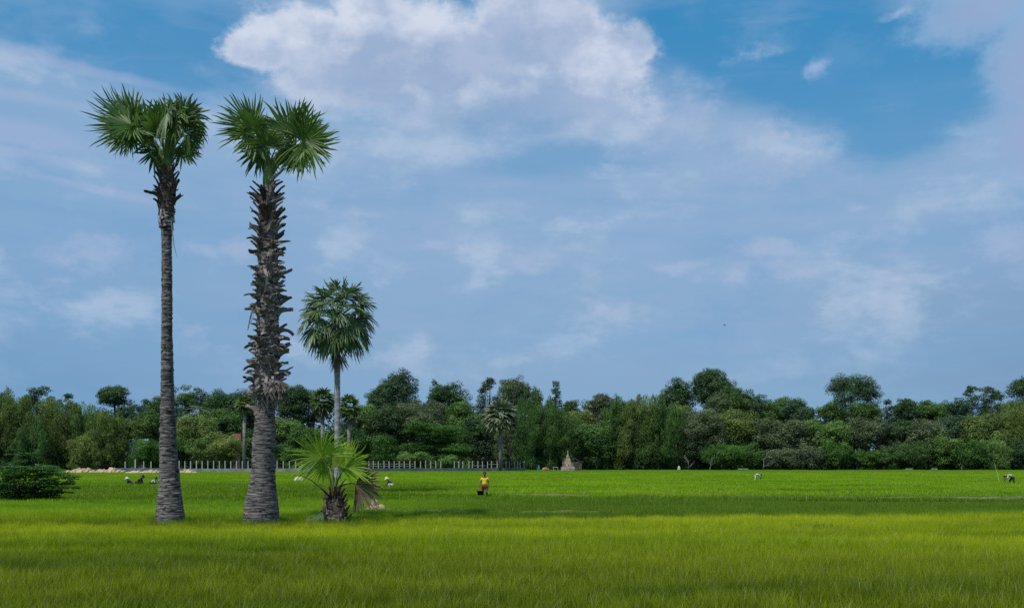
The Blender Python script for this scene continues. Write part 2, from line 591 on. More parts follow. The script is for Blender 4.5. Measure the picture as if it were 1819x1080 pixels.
def boot(mb, c, az, r, z, L, W, e0, e1, seed, tip=0.35, base_in=0.03):
    """dead leaf base: a gutter shaped stub, wide where it clasps the trunk, split at the tip"""
    G = rnd(seed)
    o = Vector((math.cos(az), math.sin(az), 0))
    s = Vector((-math.sin(az), math.cos(az), 0))
    up = Vector((0, 0, 1))
    p = Vector((c[0], c[1], z)) + o * (r - base_in)
    n = 6
    e0, e1 = math.radians(e0), math.radians(e1)
    skew = G.normal(0, 0.28)
    kink = G.normal(0, 0.22)
    Z_ = G.normal(0, 0.25)
    s = (s + up * Z_).normalized()
    rows = []
    for i in range(n + 1):
        t = i / n
        e = e0 + (e1 - e0) * t ** 0.6
        d = o * math.cos(e) + up * math.sin(e)
        nn = -o * math.sin(e) + up * math.cos(e)
        w = W * (0.5 * (1 - t) ** 2.6 + 0.5 * tip * (1.2 if t > 0.8 else 1.0))
        if i == 0:
            w *= 1.1
        cc = w * 0.55 * (1 - 0.5 * t)
        rows.append((p.copy(), s, nn, w, cc))
        p = p + d * (L / n) + s * skew * (L / n) + up * (kink * (L / n) * (1 if i > n / 2 else -0.4))
    for split in (-1, 1):
        vs, fs = [], []
        for i, (q, s_, nn, w, cc) in enumerate(rows):
            gap = 0.0 if i < n - 1 else w * 0.22 * (i - n + 2)
            th = 0.022 * (1 - 0.3 * i / n)
            j = [G.normal(0, 0.006) for _ in range(4)]
            ctr = q + s_ * split * gap
            mid = q + s_ * split * (w * 0.55 + gap * 0.3) + nn * (-0.1 * cc + j[0])
            edg = q + s_ * split * (w + j[1]) + nn * cc * (1.0 if i < n else 0.4)
            vs += [ctr - nn * (cc * 0.4), mid - nn * (cc * 0.15), edg, edg - nn * th * 1.2 + s_ * split * 0.004, mid - nn * (cc * 0.15 + th * 1.6), ctr - nn * (cc * 0.4 + th * 1.6)]
        for i in range(n):
            a, b = 6 * i, 6 * i + 6
            for k in range(6):
                k2 = (k + 1) % 6
                fs.append((a + k, a + k2, b + k2, b + k) if split > 0 else (a + k2, a + k, b + k, b + k2))
        fs.append(tuple(6 * n + k for k in range(6)))
        mb.add(vs, fs, float(np.clip(G.normal(0.35, 0.22), 0, 1)))


def strip(mb, pts, w, tone=0.5, seed=0):
    """thin hanging strip of dead fibre"""
    G = rnd(seed)
    vs, fs = [], []
    for i, p in enumerate(pts):
        p = Vector(p)
        t = i / (len(pts) - 1)
        ww = w * (1 - 0.7 * t)
        a = G.normal(0, 0.5)
        s = Vector((math.cos(a), math.sin(a), 0))
        vs += [p - s * ww, p + s * ww, p + s * ww * 0.9 + Vector((0, 0.012, 0)), p - s * ww * 0.9 + Vector((0, 0.012, 0))]
    for i in range(len(pts) - 1):
        a, b = 4 * i, 4 * i + 4
        for k in range(4):
            k2 = (k + 1) % 4
            fs.append((a + k, a + k2, b + k2, b + k))
    mb.add(vs, fs, tone)


YP = 30.0
SC = F / YP
# ---------------------------------------------------------------- left palm
org = P(303, 940.9, YP); org.z = 0
palm = thing('sugar_palm', 'tall sugar palm with a slim bare ringed trunk, leftmost of the two towering palms', 'palm tree', org)
prof = [(945, 273, 332), (930, 275.5, 329.5), (912, 277, 326.5), (890, 280, 323), (861, 283, 320), (830, 284, 317), (784, 283.5, 313.5), (732, 285, 310), (680, 286.5, 308),
        (596, 287, 306), (520, 287.5, 305.5), (440, 287.5, 305), (400, 286.5, 305.5), (370, 284, 308), (353, 282, 311), (330, 284, 310), (308, 288, 304), (296, 290, 302)]
mb, axf = trunk_mesh(prof, YP, org, seed=3)
mb.obj('trunk', M['trunk'], palm, smooth=True)


def add_boots(root, org, axf, specs, mat_of, seed):
    G = rnd(seed)
    for i, (pz, az, L, W, e0, e1) in enumerate(specs):
        z = H + (HZ - pz) / F * YP
        cx_, r = axf(z)
        mb = MB()
        boot(mb, (cx_ - org.x, 0.0), az, r, z - org.z, L, W, e0, e1, seed * 100 + i, tip=G.uniform(0.25, 0.62))
        mb.obj('leaf_base', mat_of(pz), root)


G = rnd(41)
specs = []
for i in range(44):
    t = i / 43
    pz = 402 - 100 * t ** 0.95
    az = i * 2.39996 + 0.4
    if pz > 362:
        specs.append((pz + 6, az, G.uniform(0.26, 0.40), G.uniform(0.20, 0.27), 86, 80))
    elif pz > 335:
        specs.append((pz + 6, az, G.uniform(0.28, 0.46), G.uniform(0.16, 0.23), 70, G.uniform(10, 50)))
    else:
        specs.append((pz + 4, az, G.uniform(0.30, 0.46), G.uniform(0.13, 0.19), 74, G.uniform(40, 66)))
specs.append((352, PI * 1.02, 0.50, 0.2, 50, -6))
add_boots(palm, org, axf, specs, lambda pz: M['boot_dark'] if pz < 385 else M['boot'], 7)
mb = MB()
strip(mb, [P(304, 392, YP - 0.25) - org, P(307, 418, YP - 0.3) - org, P(309, 437, YP - .3) - org, P(315, 459, YP - .3) - org], 0.02, 0.3, 2)
strip(mb, [P(284, 372, YP - 0.2) - org, P(280, 385, YP - 0.3) - org, P(283, 402, YP - .3) - org], 0.05, 0.35, 3)
strip(mb, [P(286, 372, YP - 0.36) - org, P(284, 386, YP - 0.4) - org, P(285, 398, YP - .36) - org], 0.035, 1.0, 5)
mb.obj('dead_strip', M['boot'], palm)
# crown: green heart of clustered petioles
base = P(296, 302, YP)
mb = MB()
mb.tube([P(296, 318, YP) - org, P(295.5, 300, YP) - org, P(295, 284, YP) - org, P(295, 268, YP) - org], [0.16, 0.15, 0.12, 0.04], 10, tone=0.6)
mb.obj('crown_shaft', M['petiole'], palm, smooth=True)
fr = [
    (240, 228, -0.3, 172, 22, 22, 84, dict(nseg=50, spread=100, seed=1, join=0.40, cup=0.24)),
    (238, 216, -0.1, 122, 5, -28, 66, dict(nseg=44, spread=100, join=0.42, cup=0.2)),
    (246, 232, -0.55, 205, 38, 30, 60, dict(nseg=44, spread=110, join=0.42, cup=0.2)),
    (229, 237, 0.1, 230, 35, 10, 50, dict(nseg=40, spread=125, droop=0.2)),
    (252, 232, 0.6, 92, 8, 30, 74, dict(nseg=36, spread=95)),
    (262, 252, 0.8, 250, 20, -30, 44, dict(nseg=36, spread=110, droop=0.2)),
    (276, 228, 0.4, 112, 5, -18, 58, dict(nseg=34, spread=100)),
    (303, 214, 0.3, 96, -5, 12, 54, dict(nseg=40, spread=105)),
    (322, 206, 0.1, 80, 8, -12, 46, dict(nseg=38, spread=110)),
    (302, 230, -0.3, 118, 18, 14, 60, dict(nseg=44, spread=105)),
    (333, 206, -0.1, 48, 10, 25, 44, dict(nseg=40, spread=120, broken=0.25, mat=M['frond_pale'])),
    (318, 214, -0.6, 20, 30, -8, 52, dict(nseg=40, spread=125, broken=0.4, droop=0.3)),
    (312, 216, -0.75, -50, 45, 20, 46, dict(nseg=34, spread=105, broken=0.7, join=0.4, droop=0.35, mat=M['frond_pale'])),
    (326, 236, 0.2, -15, 15, 20, 46, dict(nseg=40, spread=120, droop=0.15)),
    (312, 252, 0.5, -55, 18, -25, 44, dict(nseg=36, spread=110, droop=0.2)),
    (340, 222, 0.3, 0, -10, 35, 30, dict(nseg=34, spread=130, broken=0.3, droop=0.2)),
    (286, 238, -0.5, 140, 50, 0, 36, dict(nseg=34, spread=120)),
]
fr = denser(fr, 4)
for i, s in enumerate(fr):
    s[7].setdefault('seed', 20 + i)
    sd = s[7].pop('seed')
    frond(palm, base + Vector((0, rnd(i).normal(0, .05), 0)), s, YP, (M['frond'], M['petiole']), sd, SC)
# a bare broken stalk on the left
mb = MB()
mb.tube([P(291, 306, YP) - org, P(284, 292, YP - 0.2) - org, P(274, 280, YP - .3) - org, P(265, 272, YP - .3) - org], [0.04, 0.032, 0.026, 0.018], 6, tone=0.7)
mb.obj('stalk', M['petiole'], palm, smooth=True)

# ---------------------------------------------------------------- booted palm
org2 = P(463, 940.9, YP); org2.z = 0
palm2 = thing('sugar_palm', 'tall sugar palm whose thick trunk is covered with jagged old leaf bases', 'palm tree', org2)
prof = [(945, 429, 498), (930, 432, 495), (912, 433, 495), (895, 435, 494), (874, 440.5, 491), (836, 447, 488.5), (784, 449, 488), (732, 454, 488.5), (700, 458, 490), (660, 457, 493),
        (621, 456, 495), (544, 457, 495), (466, 460, 492), (420, 460, 491), (364, 462, 489), (335, 466, 487), (312, 470, 484)]
mb, axf2 = trunk_mesh(prof, YP, org2, seed=5)
mb.obj('trunk', M['trunk'], palm2, smooth=True)
G = rnd(77)
specs = []
NB = 250
for i in range(NB):
    t = i / (NB - 1)
    pz = 712 - 388 * t
    az = i * 2.39996 + 1.1 + G.normal(0, 0.5)
    if math.sin(az) > 0.72:
        continue            # wholly behind the trunk
    pz += G.normal(0, 5)
    if pz > 600:
        L, W, e0, e1 = G.uniform(0.30, 0.56), G.uniform(0.26, 0.42), G.uniform(40, 70), G.uniform(-50, 25)
    elif pz > 420:
        L, W, e0, e1 = G.uniform(0.20, 0.34) + 0.26 * G.random() ** 2.5, G.uniform(0.22, 0.36), G.uniform(25, 75), G.uniform(-40, 40)
    else:
        L, W, e0, e1 = G.uniform(0.30, 0.52), G.uniform(0.15, 0.25), 60, G.uniform(10, 50)
    specs.append((pz + 8, az, L, W, e0, e1))
print('boots', len(specs))
# at most 100 as parts; the rest as one part
big = specs[:]
G.shuffle(big)
add_boots(palm2, org2, axf2, big[:96], lambda pz: M['boot_dark'] if pz < 455 else M['boot'], 9)
mb = MB()
for i, (pz, az, L, W, e0, e1) in enumerate(big[96:]):
    z = H + (HZ - pz) / F * YP
    cx_, r = axf2(z)
    boot(mb, (cx_ - org2.x, 0.0), az, r, z, L, W, e0, e1, 500 + i)
if mb.n:
    tag(mb.obj('leaf_bases', M['boot'], palm2), kind='stuff')
# hanging dead strips
mb = MB()
strip(mb, [P(470, 478, YP - .42) - org2, P(474, 490, YP - .5) - org2, P(473, 505, YP - .48) - org2, P(470, 519, YP - .45) - org2], 0.05, 1.0, 11)
strip(mb, [P(450, 545, YP - .2) - org2, P(446, 560, YP - .3) - org2, P(443, 572, YP - .3) - org2, P(440, 587, YP - .3) - org2], 0.035, 0.6, 12)
strip(mb, [P(451, 548, YP - .2) - org2, P(450, 562, YP - .3) - org2, P(445, 575, YP - .3) - org2], 0.02, 0.8, 13)
mb.obj('dead_strip', M['boot'], palm2)
mb = MB()
G = rnd(5)
for i in range(16):
    x0 = G.uniform(456, 496); y0 = G.uniform(668, 688)
    dx = (x0 - 476) * G.uniform(0.2, 0.9)
    pts = [P(x0, y0, YP - 0.38 - 0.1 * G.random()) - org2, P(x0 + dx * 0.7 + G.normal(0, 3), y0 + 10, YP - 0.5) - org2, P(x0 + dx + G.normal(0, 3), y0 + 24, YP - 0.45) - org2, P(x0 + dx * 0.8 + G.normal(0, 3), y0 + G.uniform(30, 52), YP - 0.36) - org2]
    strip(mb, pts, G.uniform(0.03, 0.10), G.uniform(0, 1), 30 + i)
mb.obj('fibre_skirt', M['boot'], palm2)
mb = MB()
fan_blade(mb, P(496, 676, YP - 0.35) - org2, axis_from(-80, 20), (0.3, -1, 0), 0.42, nseg=18, spread=70, seed=8, droop=0.1)
mb.obj('dead_leaf', M['frond_dead'], palm2)

base2 = P(478, 318, YP)
mb = MB()
mb.tube([P(477, 340, YP) - org2, P(477, 318, YP) - org2, P(476, 300, YP) - org2, P(475, 280, YP) - org2], [0.17, 0.17, 0.13, 0.05], 10, tone=0.55)
mb.obj('crown_shaft', M['petiole'], palm2, smooth=True)
fr = [
    (450, 228, 0.0, 142, 8, 18, 72, dict(nseg=46, spread=78, cup=0.2)),
    (456, 246, -0.3, 205, 25, 8, 50, dict(nseg=44, spread=118, droop=0.15)),
    (458, 258, 0.4, 235, 15, -25, 50, dict(nseg=36, spread=90, droop=0.15)),
    (470, 232, 0.5, 96, -8, 18, 50, dict(nseg=38, spread=85, mat=M['frond_pale'])),
    (462, 240, -0.6, 80, 40, -10, 40, dict(nseg=36, spread=125)),
    (515, 240, -0.2, 92, 5, -8, 70, dict(nseg=42, spread=92)),
    (496, 232, 0.7, 105, -10, 20, 52, dict(nseg=36, spread=95)),
    (528, 236, 0.0, 58, 5, 55, 66, dict(nseg=34, spread=60, mat=M['frond_pale'])),
    (546, 260, -0.5, 5, 20, 14, 66, dict(nseg=56, spread=150, droop=0.1, up=0.1, join=0.42, cup=0.22)),
    (538, 246, 0.6, 40, -10, -25, 66, dict(nseg=40, spread=100)),
    (530, 266, 0.3, 250, 15, 20, 44, dict(nseg=38, spread=110, droop=0.15)),
    (516, 256, 0.7, 200, 0, -20, 42, dict(nseg=34, spread=120)),
    (480, 268, -0.4, 95, 30, 5, 46, dict(nseg=40, spread=100)),
    (486, 262, 0.2, 70, -5, -20, 52, dict(nseg=36, spread=95)),
    (468, 272, 0.2, 220, 40, 0, 36, dict(nseg=30, spread=100, droop=0.2)),
]
fr = denser(fr, 5)
for i, s in enumerate(fr):
    s[7].setdefault('seed', 60 + i)
    sd = s[7].pop('seed')
    frond(palm2, base2 + Vector((0, rnd(i + 9).normal(0, .05), 0)), s, YP, (M['frond'], M['petiole']), sd, SC)

# ---------------------------------------------------------------- young palm
YY = 30.4
org3 = P(597, 940, YY); org3.z = 0
young = thing('young_sugar_palm', 'short young fan palm with bright green fronds and a stubby dark trunk', 'palm tree', org3)
prof = [(944, 571, 622), (925, 574, 619), (905, 577, 613), (890, 579, 610), (878, 583, 606), (868, 588, 601)]
mb, axf3 = trunk_mesh(prof, YY, org3, seed=8)
mb.obj('trunk', M['boot_dark'], young, smooth=True)
G = rnd(3)
for i in range(46):
    pz = 936 - 66 * (i / 45)
    az = i * 2.39996
    z = max(0.03, H + (HZ - pz) / F * YY - 0.1)
    cx_, r = axf3(z)
    mb = MB()
    boot(mb, (cx_ - org3.x, 0), az, r, z, G.uniform(0.2, 0.34), G.uniform(0.14, 0.2), 78, G.uniform(40, 75), 900 + i)
    mb.obj('leaf_base', M['boot_dark'] if i % 5 else M['boot'], young)
b3 = P(594, 880, YY)
sy = F / YY
fr = [
    (580, 813, -0.75, 114, 12, 4, 66, dict(join=0.40, nseg=52, spread=108, seed=1, mat=M['frond_young'], pmat=M['petiole_orange'], up=0.4, cup=0.16)),
    (620, 830, -0.5, 42, 12, -24, 62, dict(nseg=40, spread=70, seed=2, mat=M['frond_young'], cup=0.16)),
    (598, 828, 0.3, 88, -5, -20, 44, dict(nseg=38, spread=105, seed=4, mat=M['frond_young'])),
    (604, 850, 0.2, 240, 40, 20, 22, dict(nseg=30, spread=90, seed=5, mat=M['frond_young'], droop=0.2)),
    (590, 826, 0.4, 60, 0, 15, 50, dict(nseg=36, spread=95, seed=6, mat=M['frond_young'])),
    (574, 822, 0.2, 190, 5, -20, 46, dict(nseg=40, spread=105, seed=9, mat=M['frond_young'])),
    (634, 858, -0.3, -20, 8, 8, 54, dict(nseg=56, spread=76, seed=7, mat=M['frond_dead'], pmat=M['petiole_dark'], droop=0.06, broken=0.1, pleat=0.9, wid=0.95, join=0.62)),
    (578, 908, -0.35, 232, 22, 25, 36, dict(nseg=30, spread=46, seed=8, mat=M['frond_pale'], pmat=M['petiole'], droop=0.25, up=0.1)),
]
for s in fr:
    sd = s[7].pop('seed')
    frond(young, b3 + Vector((0, -0.3 if s[2] < -0.6 else 0, 0)), s, YY, (M['frond_young'], M['petiole']), sd, sy, 0.03)
for pts, mt in (([(588, 884), (572, 868), (552, 852), (538, 846)], 'petiole_dark'), ([(600, 880), (603, 866), (608, 858), (615, 850)], 'petiole_dark'), ([(577, 930), (574, 905), (575, 885), (578, 872)], 'petiole_orange')):
    mb = MB()
    mb.tube([P(x, y, YY - 0.25) - org3 for x, y in pts], [0.035, 0.03, 0.022, 0.012], 6)
    mb.obj('stalk', M[mt], young, smooth=True)

# ---------------------------------------------------------------- mid palm
YM = 62.0
sm = F / YM
org4 = P(599, 880, YM); org4.z = 0
mid = thing('sugar_palm', 'mid distance sugar palm with a full round crown on a slender pale trunk', 'palm tree', org4)
mb, _ = trunk_mesh([(885, 592, 607), (860, 593, 606), (785, 594, 605), (655, 594, 604), (640, 592, 605), (560, 594, 603)], YM, org4, step=0.12, seg=16, rough=0.008, seed=4)
mb.obj('trunk', M['trunk_pale'], mid, smooth=True)
cc = P(600, 563, YM)
Gm = rnd(15)
k = 0
N = 42
for i in range(N):
    u = (i + 0.5) / N
    el = math.asin(1 - 1.84 * u)          # from up to ~-45 deg
    az = i * 2.39996
    d = Vector((math.cos(az) * math.cos(el), math.sin(az) * math.cos(el), math.sin(el)))
    Lp = 1.62 * Gm.uniform(0.85, 1.06)
    hub = cc + Vector((0, 0, 0.1)) + d * Lp
    if el < -0.2:
        hub.z -= 0.25
    ax = (d + Vector((0, 0, -0.40 + 0.62 * max(0, math.sin(el)) - 0.3 * (el < 0)))).normalized()
    n = (Vector((0, 0, 1)) + Vector(Gm.normal(0, .25, 3)))
    if abs(ax.dot(n.normalized())) > 0.75:
        n = Vector((d.x, d.y, 0.3)) * (1 if el < 0 else -1)
    mb = MB()
    fan_blade(mb, hub - org4, ax, n, 1.18 * Gm.uniform(0.88, 1.08), nseg=24, spread=110, seed=200 + i, droop=0.30, cup=-0.05, pleat=0.5, broken=0.1)
    f = mb.obj('frond', M['frond_far'], mid)
    pb = MB()
    pb.tube(petiole_pts(cc - org4 + Vector((0, 0, -0.3)), hub - org4, ax, 5, 0.15), [0.04, 0.036, 0.032, 0.028, 0.024, 0.02], 5)
    pb.obj('petiole', M['petiole'], f)
mb = MB()
fan_blade(mb, P(602, 628, YM - 0.2) - org4, (0.1, -0.2, -1), (0, -1, 0), 1.2, nseg=20, spread=38, seed=9)
fan_blade(mb, P(597, 622, YM) - org4, (-0.1, 0.1, -1), (0.5, -1, 0), 1.0, nseg=16, spread=36, seed=10)
fan_blade(mb, P(600, 600, YM - 0.6) - org4, (0.0, -0.2, -1), (0, -1, 0), 1.0, nseg=16, spread=60, seed=11)
mb.obj('dead_skirt', M['frond_dead'], mid)


# ================================================================ trees of the wood
def crown_faces(blobs, leaf, dens, seed, droop=0.0, fill=0.85):
    """leaf clumps: faces spread over each blob's shell, facing outward and up with scatter"""
    G = rnd(seed)
    VV, TT = [], []
    for (c, r, tone) in blobs:
        c, r = np.array(c, float), np.array(r, float)
        area = 4 * PI * ((r[0] * r[1]) ** 1.6 / 3 + (r[0] * r[2]) ** 1.6 / 3 + (r[1] * r[2]) ** 1.6 / 3) ** (1 / 1.6)
        n = max(10, int(area * dens / (leaf * leaf)))
        d = G.normal(0, 1, (n, 3))
        d /= np.linalg.norm(d, axis=1)[:, None]
        keep = d[:, 2] > -0.75
        d = d[keep]; n = len(d)
        rad = 1.0 - np.abs(G.normal(0, 0.20, n)) + 0.10 * np.sin(d[:, 0] * 7 + seed) * np.cos(d[:, 2] * 6 + d[:, 1] * 5)
        p = c + d * r * rad[:, None]
        nr = d / r
        nr /= np.linalg.norm(nr, axis=1)[:, None]
        nr = nr + np.array([0, 0, 0.30]) + G.normal(0, 0.30, (n, 3))
        nr /= np.linalg.norm(nr, axis=1)[:, None]
        t1 = np.cross(nr, G.normal(0, 1, (n, 3)))
        t1 /= np.linalg.norm(t1, axis=1)[:, None]
        t2 = np.cross(nr, t1)
        s1 = leaf * G.uniform(0.5, 1.2, n)[:, None] * 0.5
        s2 = s1 * G.uniform(0.5, 0.95, n)[:, None]
        if droop:
            t1 = t1 * 0.4 + np.array([0, 0, -1.0]) * droop
            t1 /= np.linalg.norm(t1, axis=1)[:, None]
            t2 = np.cross(nr, t1)
            t2 /= np.linalg.norm(t2, axis=1)[:, None]
            s1 = s1 * 1.5
            s2 = s2 * 0.7
        q = np.stack([p - t1 * s1, p + t2 * s2, p + t1 * s1, p - t2 * s2], 1)
        VV.append(q)
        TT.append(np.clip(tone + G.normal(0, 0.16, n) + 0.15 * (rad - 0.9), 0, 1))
    return np.concatenate(VV), np.concatenate(TT)


def blobs_for(kind, w, z0, z1, seed):
    """list of (centre, radii, tone) in tree coordinates; w = crown width"""
    G = rnd(seed)
    B = []
    hgt = z1 - z0
    zc = (z0 + z1) / 2
    if kind in ('round', 'airy', 'bush'):
        n = {'round': 26, 'airy': 24, 'bush': 16}[kind]
        rr = {'round': 0.20, 'airy': 0.165, 'bush': 0.22}[kind]
        for i in range(n):
            d = G.normal(0, 1, 3); d /= np.linalg.norm(d)
            if d[2] < -0.5 and kind != 'bush':
                d[2] *= -1
            k = G.uniform(0.55, 0.86)
            r = w * rr * G.uniform(0.7, 1.3)
            c = (d[0] * (w / 2 - r * .6) * k * 1.15, d[1] * (w / 2 - r * .6) * k, zc + d[2] * (hgt / 2 - r * .55) * min(1, k * 1.18))
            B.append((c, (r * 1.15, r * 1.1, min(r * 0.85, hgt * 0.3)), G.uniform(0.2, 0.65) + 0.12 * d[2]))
        if kind != 'airy':
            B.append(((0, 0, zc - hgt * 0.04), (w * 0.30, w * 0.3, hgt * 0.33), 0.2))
    elif kind == 'cone':
        for i in range(22):
            t = G.uniform(0, 1) ** 0.9
            R = w / 2 * (1 - t) ** 0.6 * 0.8
            a = G.uniform(0, 6.28)
            r = w * 0.17 * G.uniform(0.7, 1.2) * (1.1 - 0.5 * t)
            B.append(((R * math.cos(a), R * math.sin(a), z0 + hgt * (0.08 + 0.84 * t)), (r * 1.1, r * 1.1, r * 0.85), G.uniform(0.2, 0.6) + 0.1 * t))
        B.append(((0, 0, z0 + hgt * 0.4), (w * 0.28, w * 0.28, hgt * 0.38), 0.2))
    elif kind == 'column':
        for i in range(14):
            t = i / 13
            a = G.uniform(0, 6.28)
            r = w * 0.27 * G.uniform(0.75, 1.2)
            B.append(((w * 0.2 * math.cos(a), w * .2 * math.sin(a), z0 + r * .7 + (hgt - 1.4 * r) * t), (r, r, r * 0.95), G.uniform(0.2, 0.6)))
    elif kind == 'spread':
        for i in range(34):
            t = G.uniform(0, 1)
            R = w / 2 * (1 - 0.55 * t) * G.uniform(0.2, 0.92)
            a = G.uniform(0, 6.28)
            r = w * 0.12 * G.uniform(0.7, 1.25)
            B.append(((R * math.cos(a), R * math.sin(a) * 0.8, z0 + hgt * (0.12 + 0.8 * t)), (r * 1.5, r * 1.4, r * 0.42), G.uniform(0.2, 0.75)))
    elif kind == 'bamboo':
        n = 17
        for i in range(n):
            a = G.uniform(0, 6.28)
            R = w / 2 * G.uniform(0.05, 0.82)
            top = z1 - (R / (w / 2)) ** 2 * hgt * 0.22 - G.uniform(0, 0.18) * hgt
            r = w * 0.115 * G.uniform(0.8, 1.35)
            x, y = R * math.cos(a), R * math.sin(a)
            m = 4
            for j in range(m):
                t = j / m
                zz = top - r * 1.3 - t * hgt * 0.68
                k = 1.0 + 0.14 * math.sin(t * 3.1)
                B.append(((x * k + G.normal(0, w * .05), y * k, zz + G.normal(0, hgt * .03)), (r * (1 + 0.6 * t), r * (1 + .6 * t), hgt * 0.14), 0.60 - 0.40 * t + G.normal(0, 0.10)))
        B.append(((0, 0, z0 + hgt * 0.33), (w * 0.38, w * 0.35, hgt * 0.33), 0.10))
    # every clump carries smaller clumps on its upper and outer side
    out_ = []
    for (c, r, t) in B:
        if max(r) < 0.5:
            out_.append((c, r, t)); continue
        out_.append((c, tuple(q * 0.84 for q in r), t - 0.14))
        for _ in range(5 if kind != 'bamboo' else 3):
            d = G.normal(0, 1, 3) + np.array([0, -0.25, 0.35]); d /= np.linalg.norm(d)
            k = G.uniform(0.34, 0.52)
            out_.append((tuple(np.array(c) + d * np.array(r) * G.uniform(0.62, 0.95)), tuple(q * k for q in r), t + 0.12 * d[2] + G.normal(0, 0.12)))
    return out_


def make_tree(px, top, wpx, bot, kind, Y, pal, label, seed, name=None, cat='tree', group=None, leaf=None, trunk=True):
    p = P(px, top, Y)
    ztop = p.z
    zb = max(0.2, H + (HZ - bot) / F * Y)
    w = wpx / F * Y * {'bamboo': 1.30, 'airy': 1.10, 'column': 1.15, 'bush': 1.18}.get(kind, 1.20)
    zb = max(0.2, zb - (ztop - zb) * 0.12)
    nm = name or {'bamboo': 'bamboo_clump', 'bush': 'bush'}.get(kind, 'broadleaf_tree')
    root = thing(nm, label, cat, (p.x, Y, 0), group)
    B = blobs_for(kind, w, zb, ztop, seed)
    lf = leaf or {'bamboo': 0.36, 'bush': 0.34, 'airy': 0.38, 'spread': 0.34}.get(kind, 0.42)
    V, T = crown_faces(B, lf, {'airy': 0.8, 'spread': 0.9}.get(kind, 0.9), seed, droop=0.9 if kind == 'bamboo' else 0.0)
    cname = 'foliage' if kind in ('bamboo', 'bush') else 'crown'
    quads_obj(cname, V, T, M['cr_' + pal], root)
    G = rnd(seed + 7)
    mb = MB()
    if kind == 'bamboo':
        for i in range(9):
            a = G.uniform(0, 6.28)
            R = w * G.uniform(0.03, 0.18)
            x, y = R * math.cos(a), R * math.sin(a)
            mb.tube([(x, y, 0), (x * 1.4, y * 1.4, ztop * 0.4), (x * 2.2, y * 2.2, ztop * 0.8)], [0.07, 0.06, 0.03], 5)
        mb.obj('culms', M['bark'], root)
    elif kind == 'bush' or not trunk:
        for i in range(4):
            a = G.uniform(0, 6.28)
            mb.tube([(0.1 * math.cos(a), 0.1 * math.sin(a), 0), (w * .15 * math.cos(a), w * .15 * math.sin(a), zb + (ztop - zb) * 0.55)], [0.07, 0.02], 5)
        mb.obj('stems', M['bark'], root)
    else:
        r0 = 0.028 * ztop ** 0.95 * 0.6 + 0.08
        zf = max(zb * 0.75, ztop * 0.3)
        mb.tube([(0, 0, -0.1), (G.normal(0, .1), 0, zf * 0.5), (G.normal(0, .2), 0, zf), (G.normal(0, .3), 0, zf + (ztop - zf) * 0.6)], [r0 * 1.25, r0, r0 * 0.85, r0 * 0.3], 8)
        for (c, r, t) in B[:10]:
            mb.tube([(0, 0, zf * G.uniform(0.8, 1.05)), (c[0] * .5, c[1] * .5, zf + (c[2] - zf) * .4), c], [r0 * 0.5, r0 * 0.3, r0 * 0.1], 5)
        mb.obj('trunk', M['bark'], root, smooth=True)
    return root


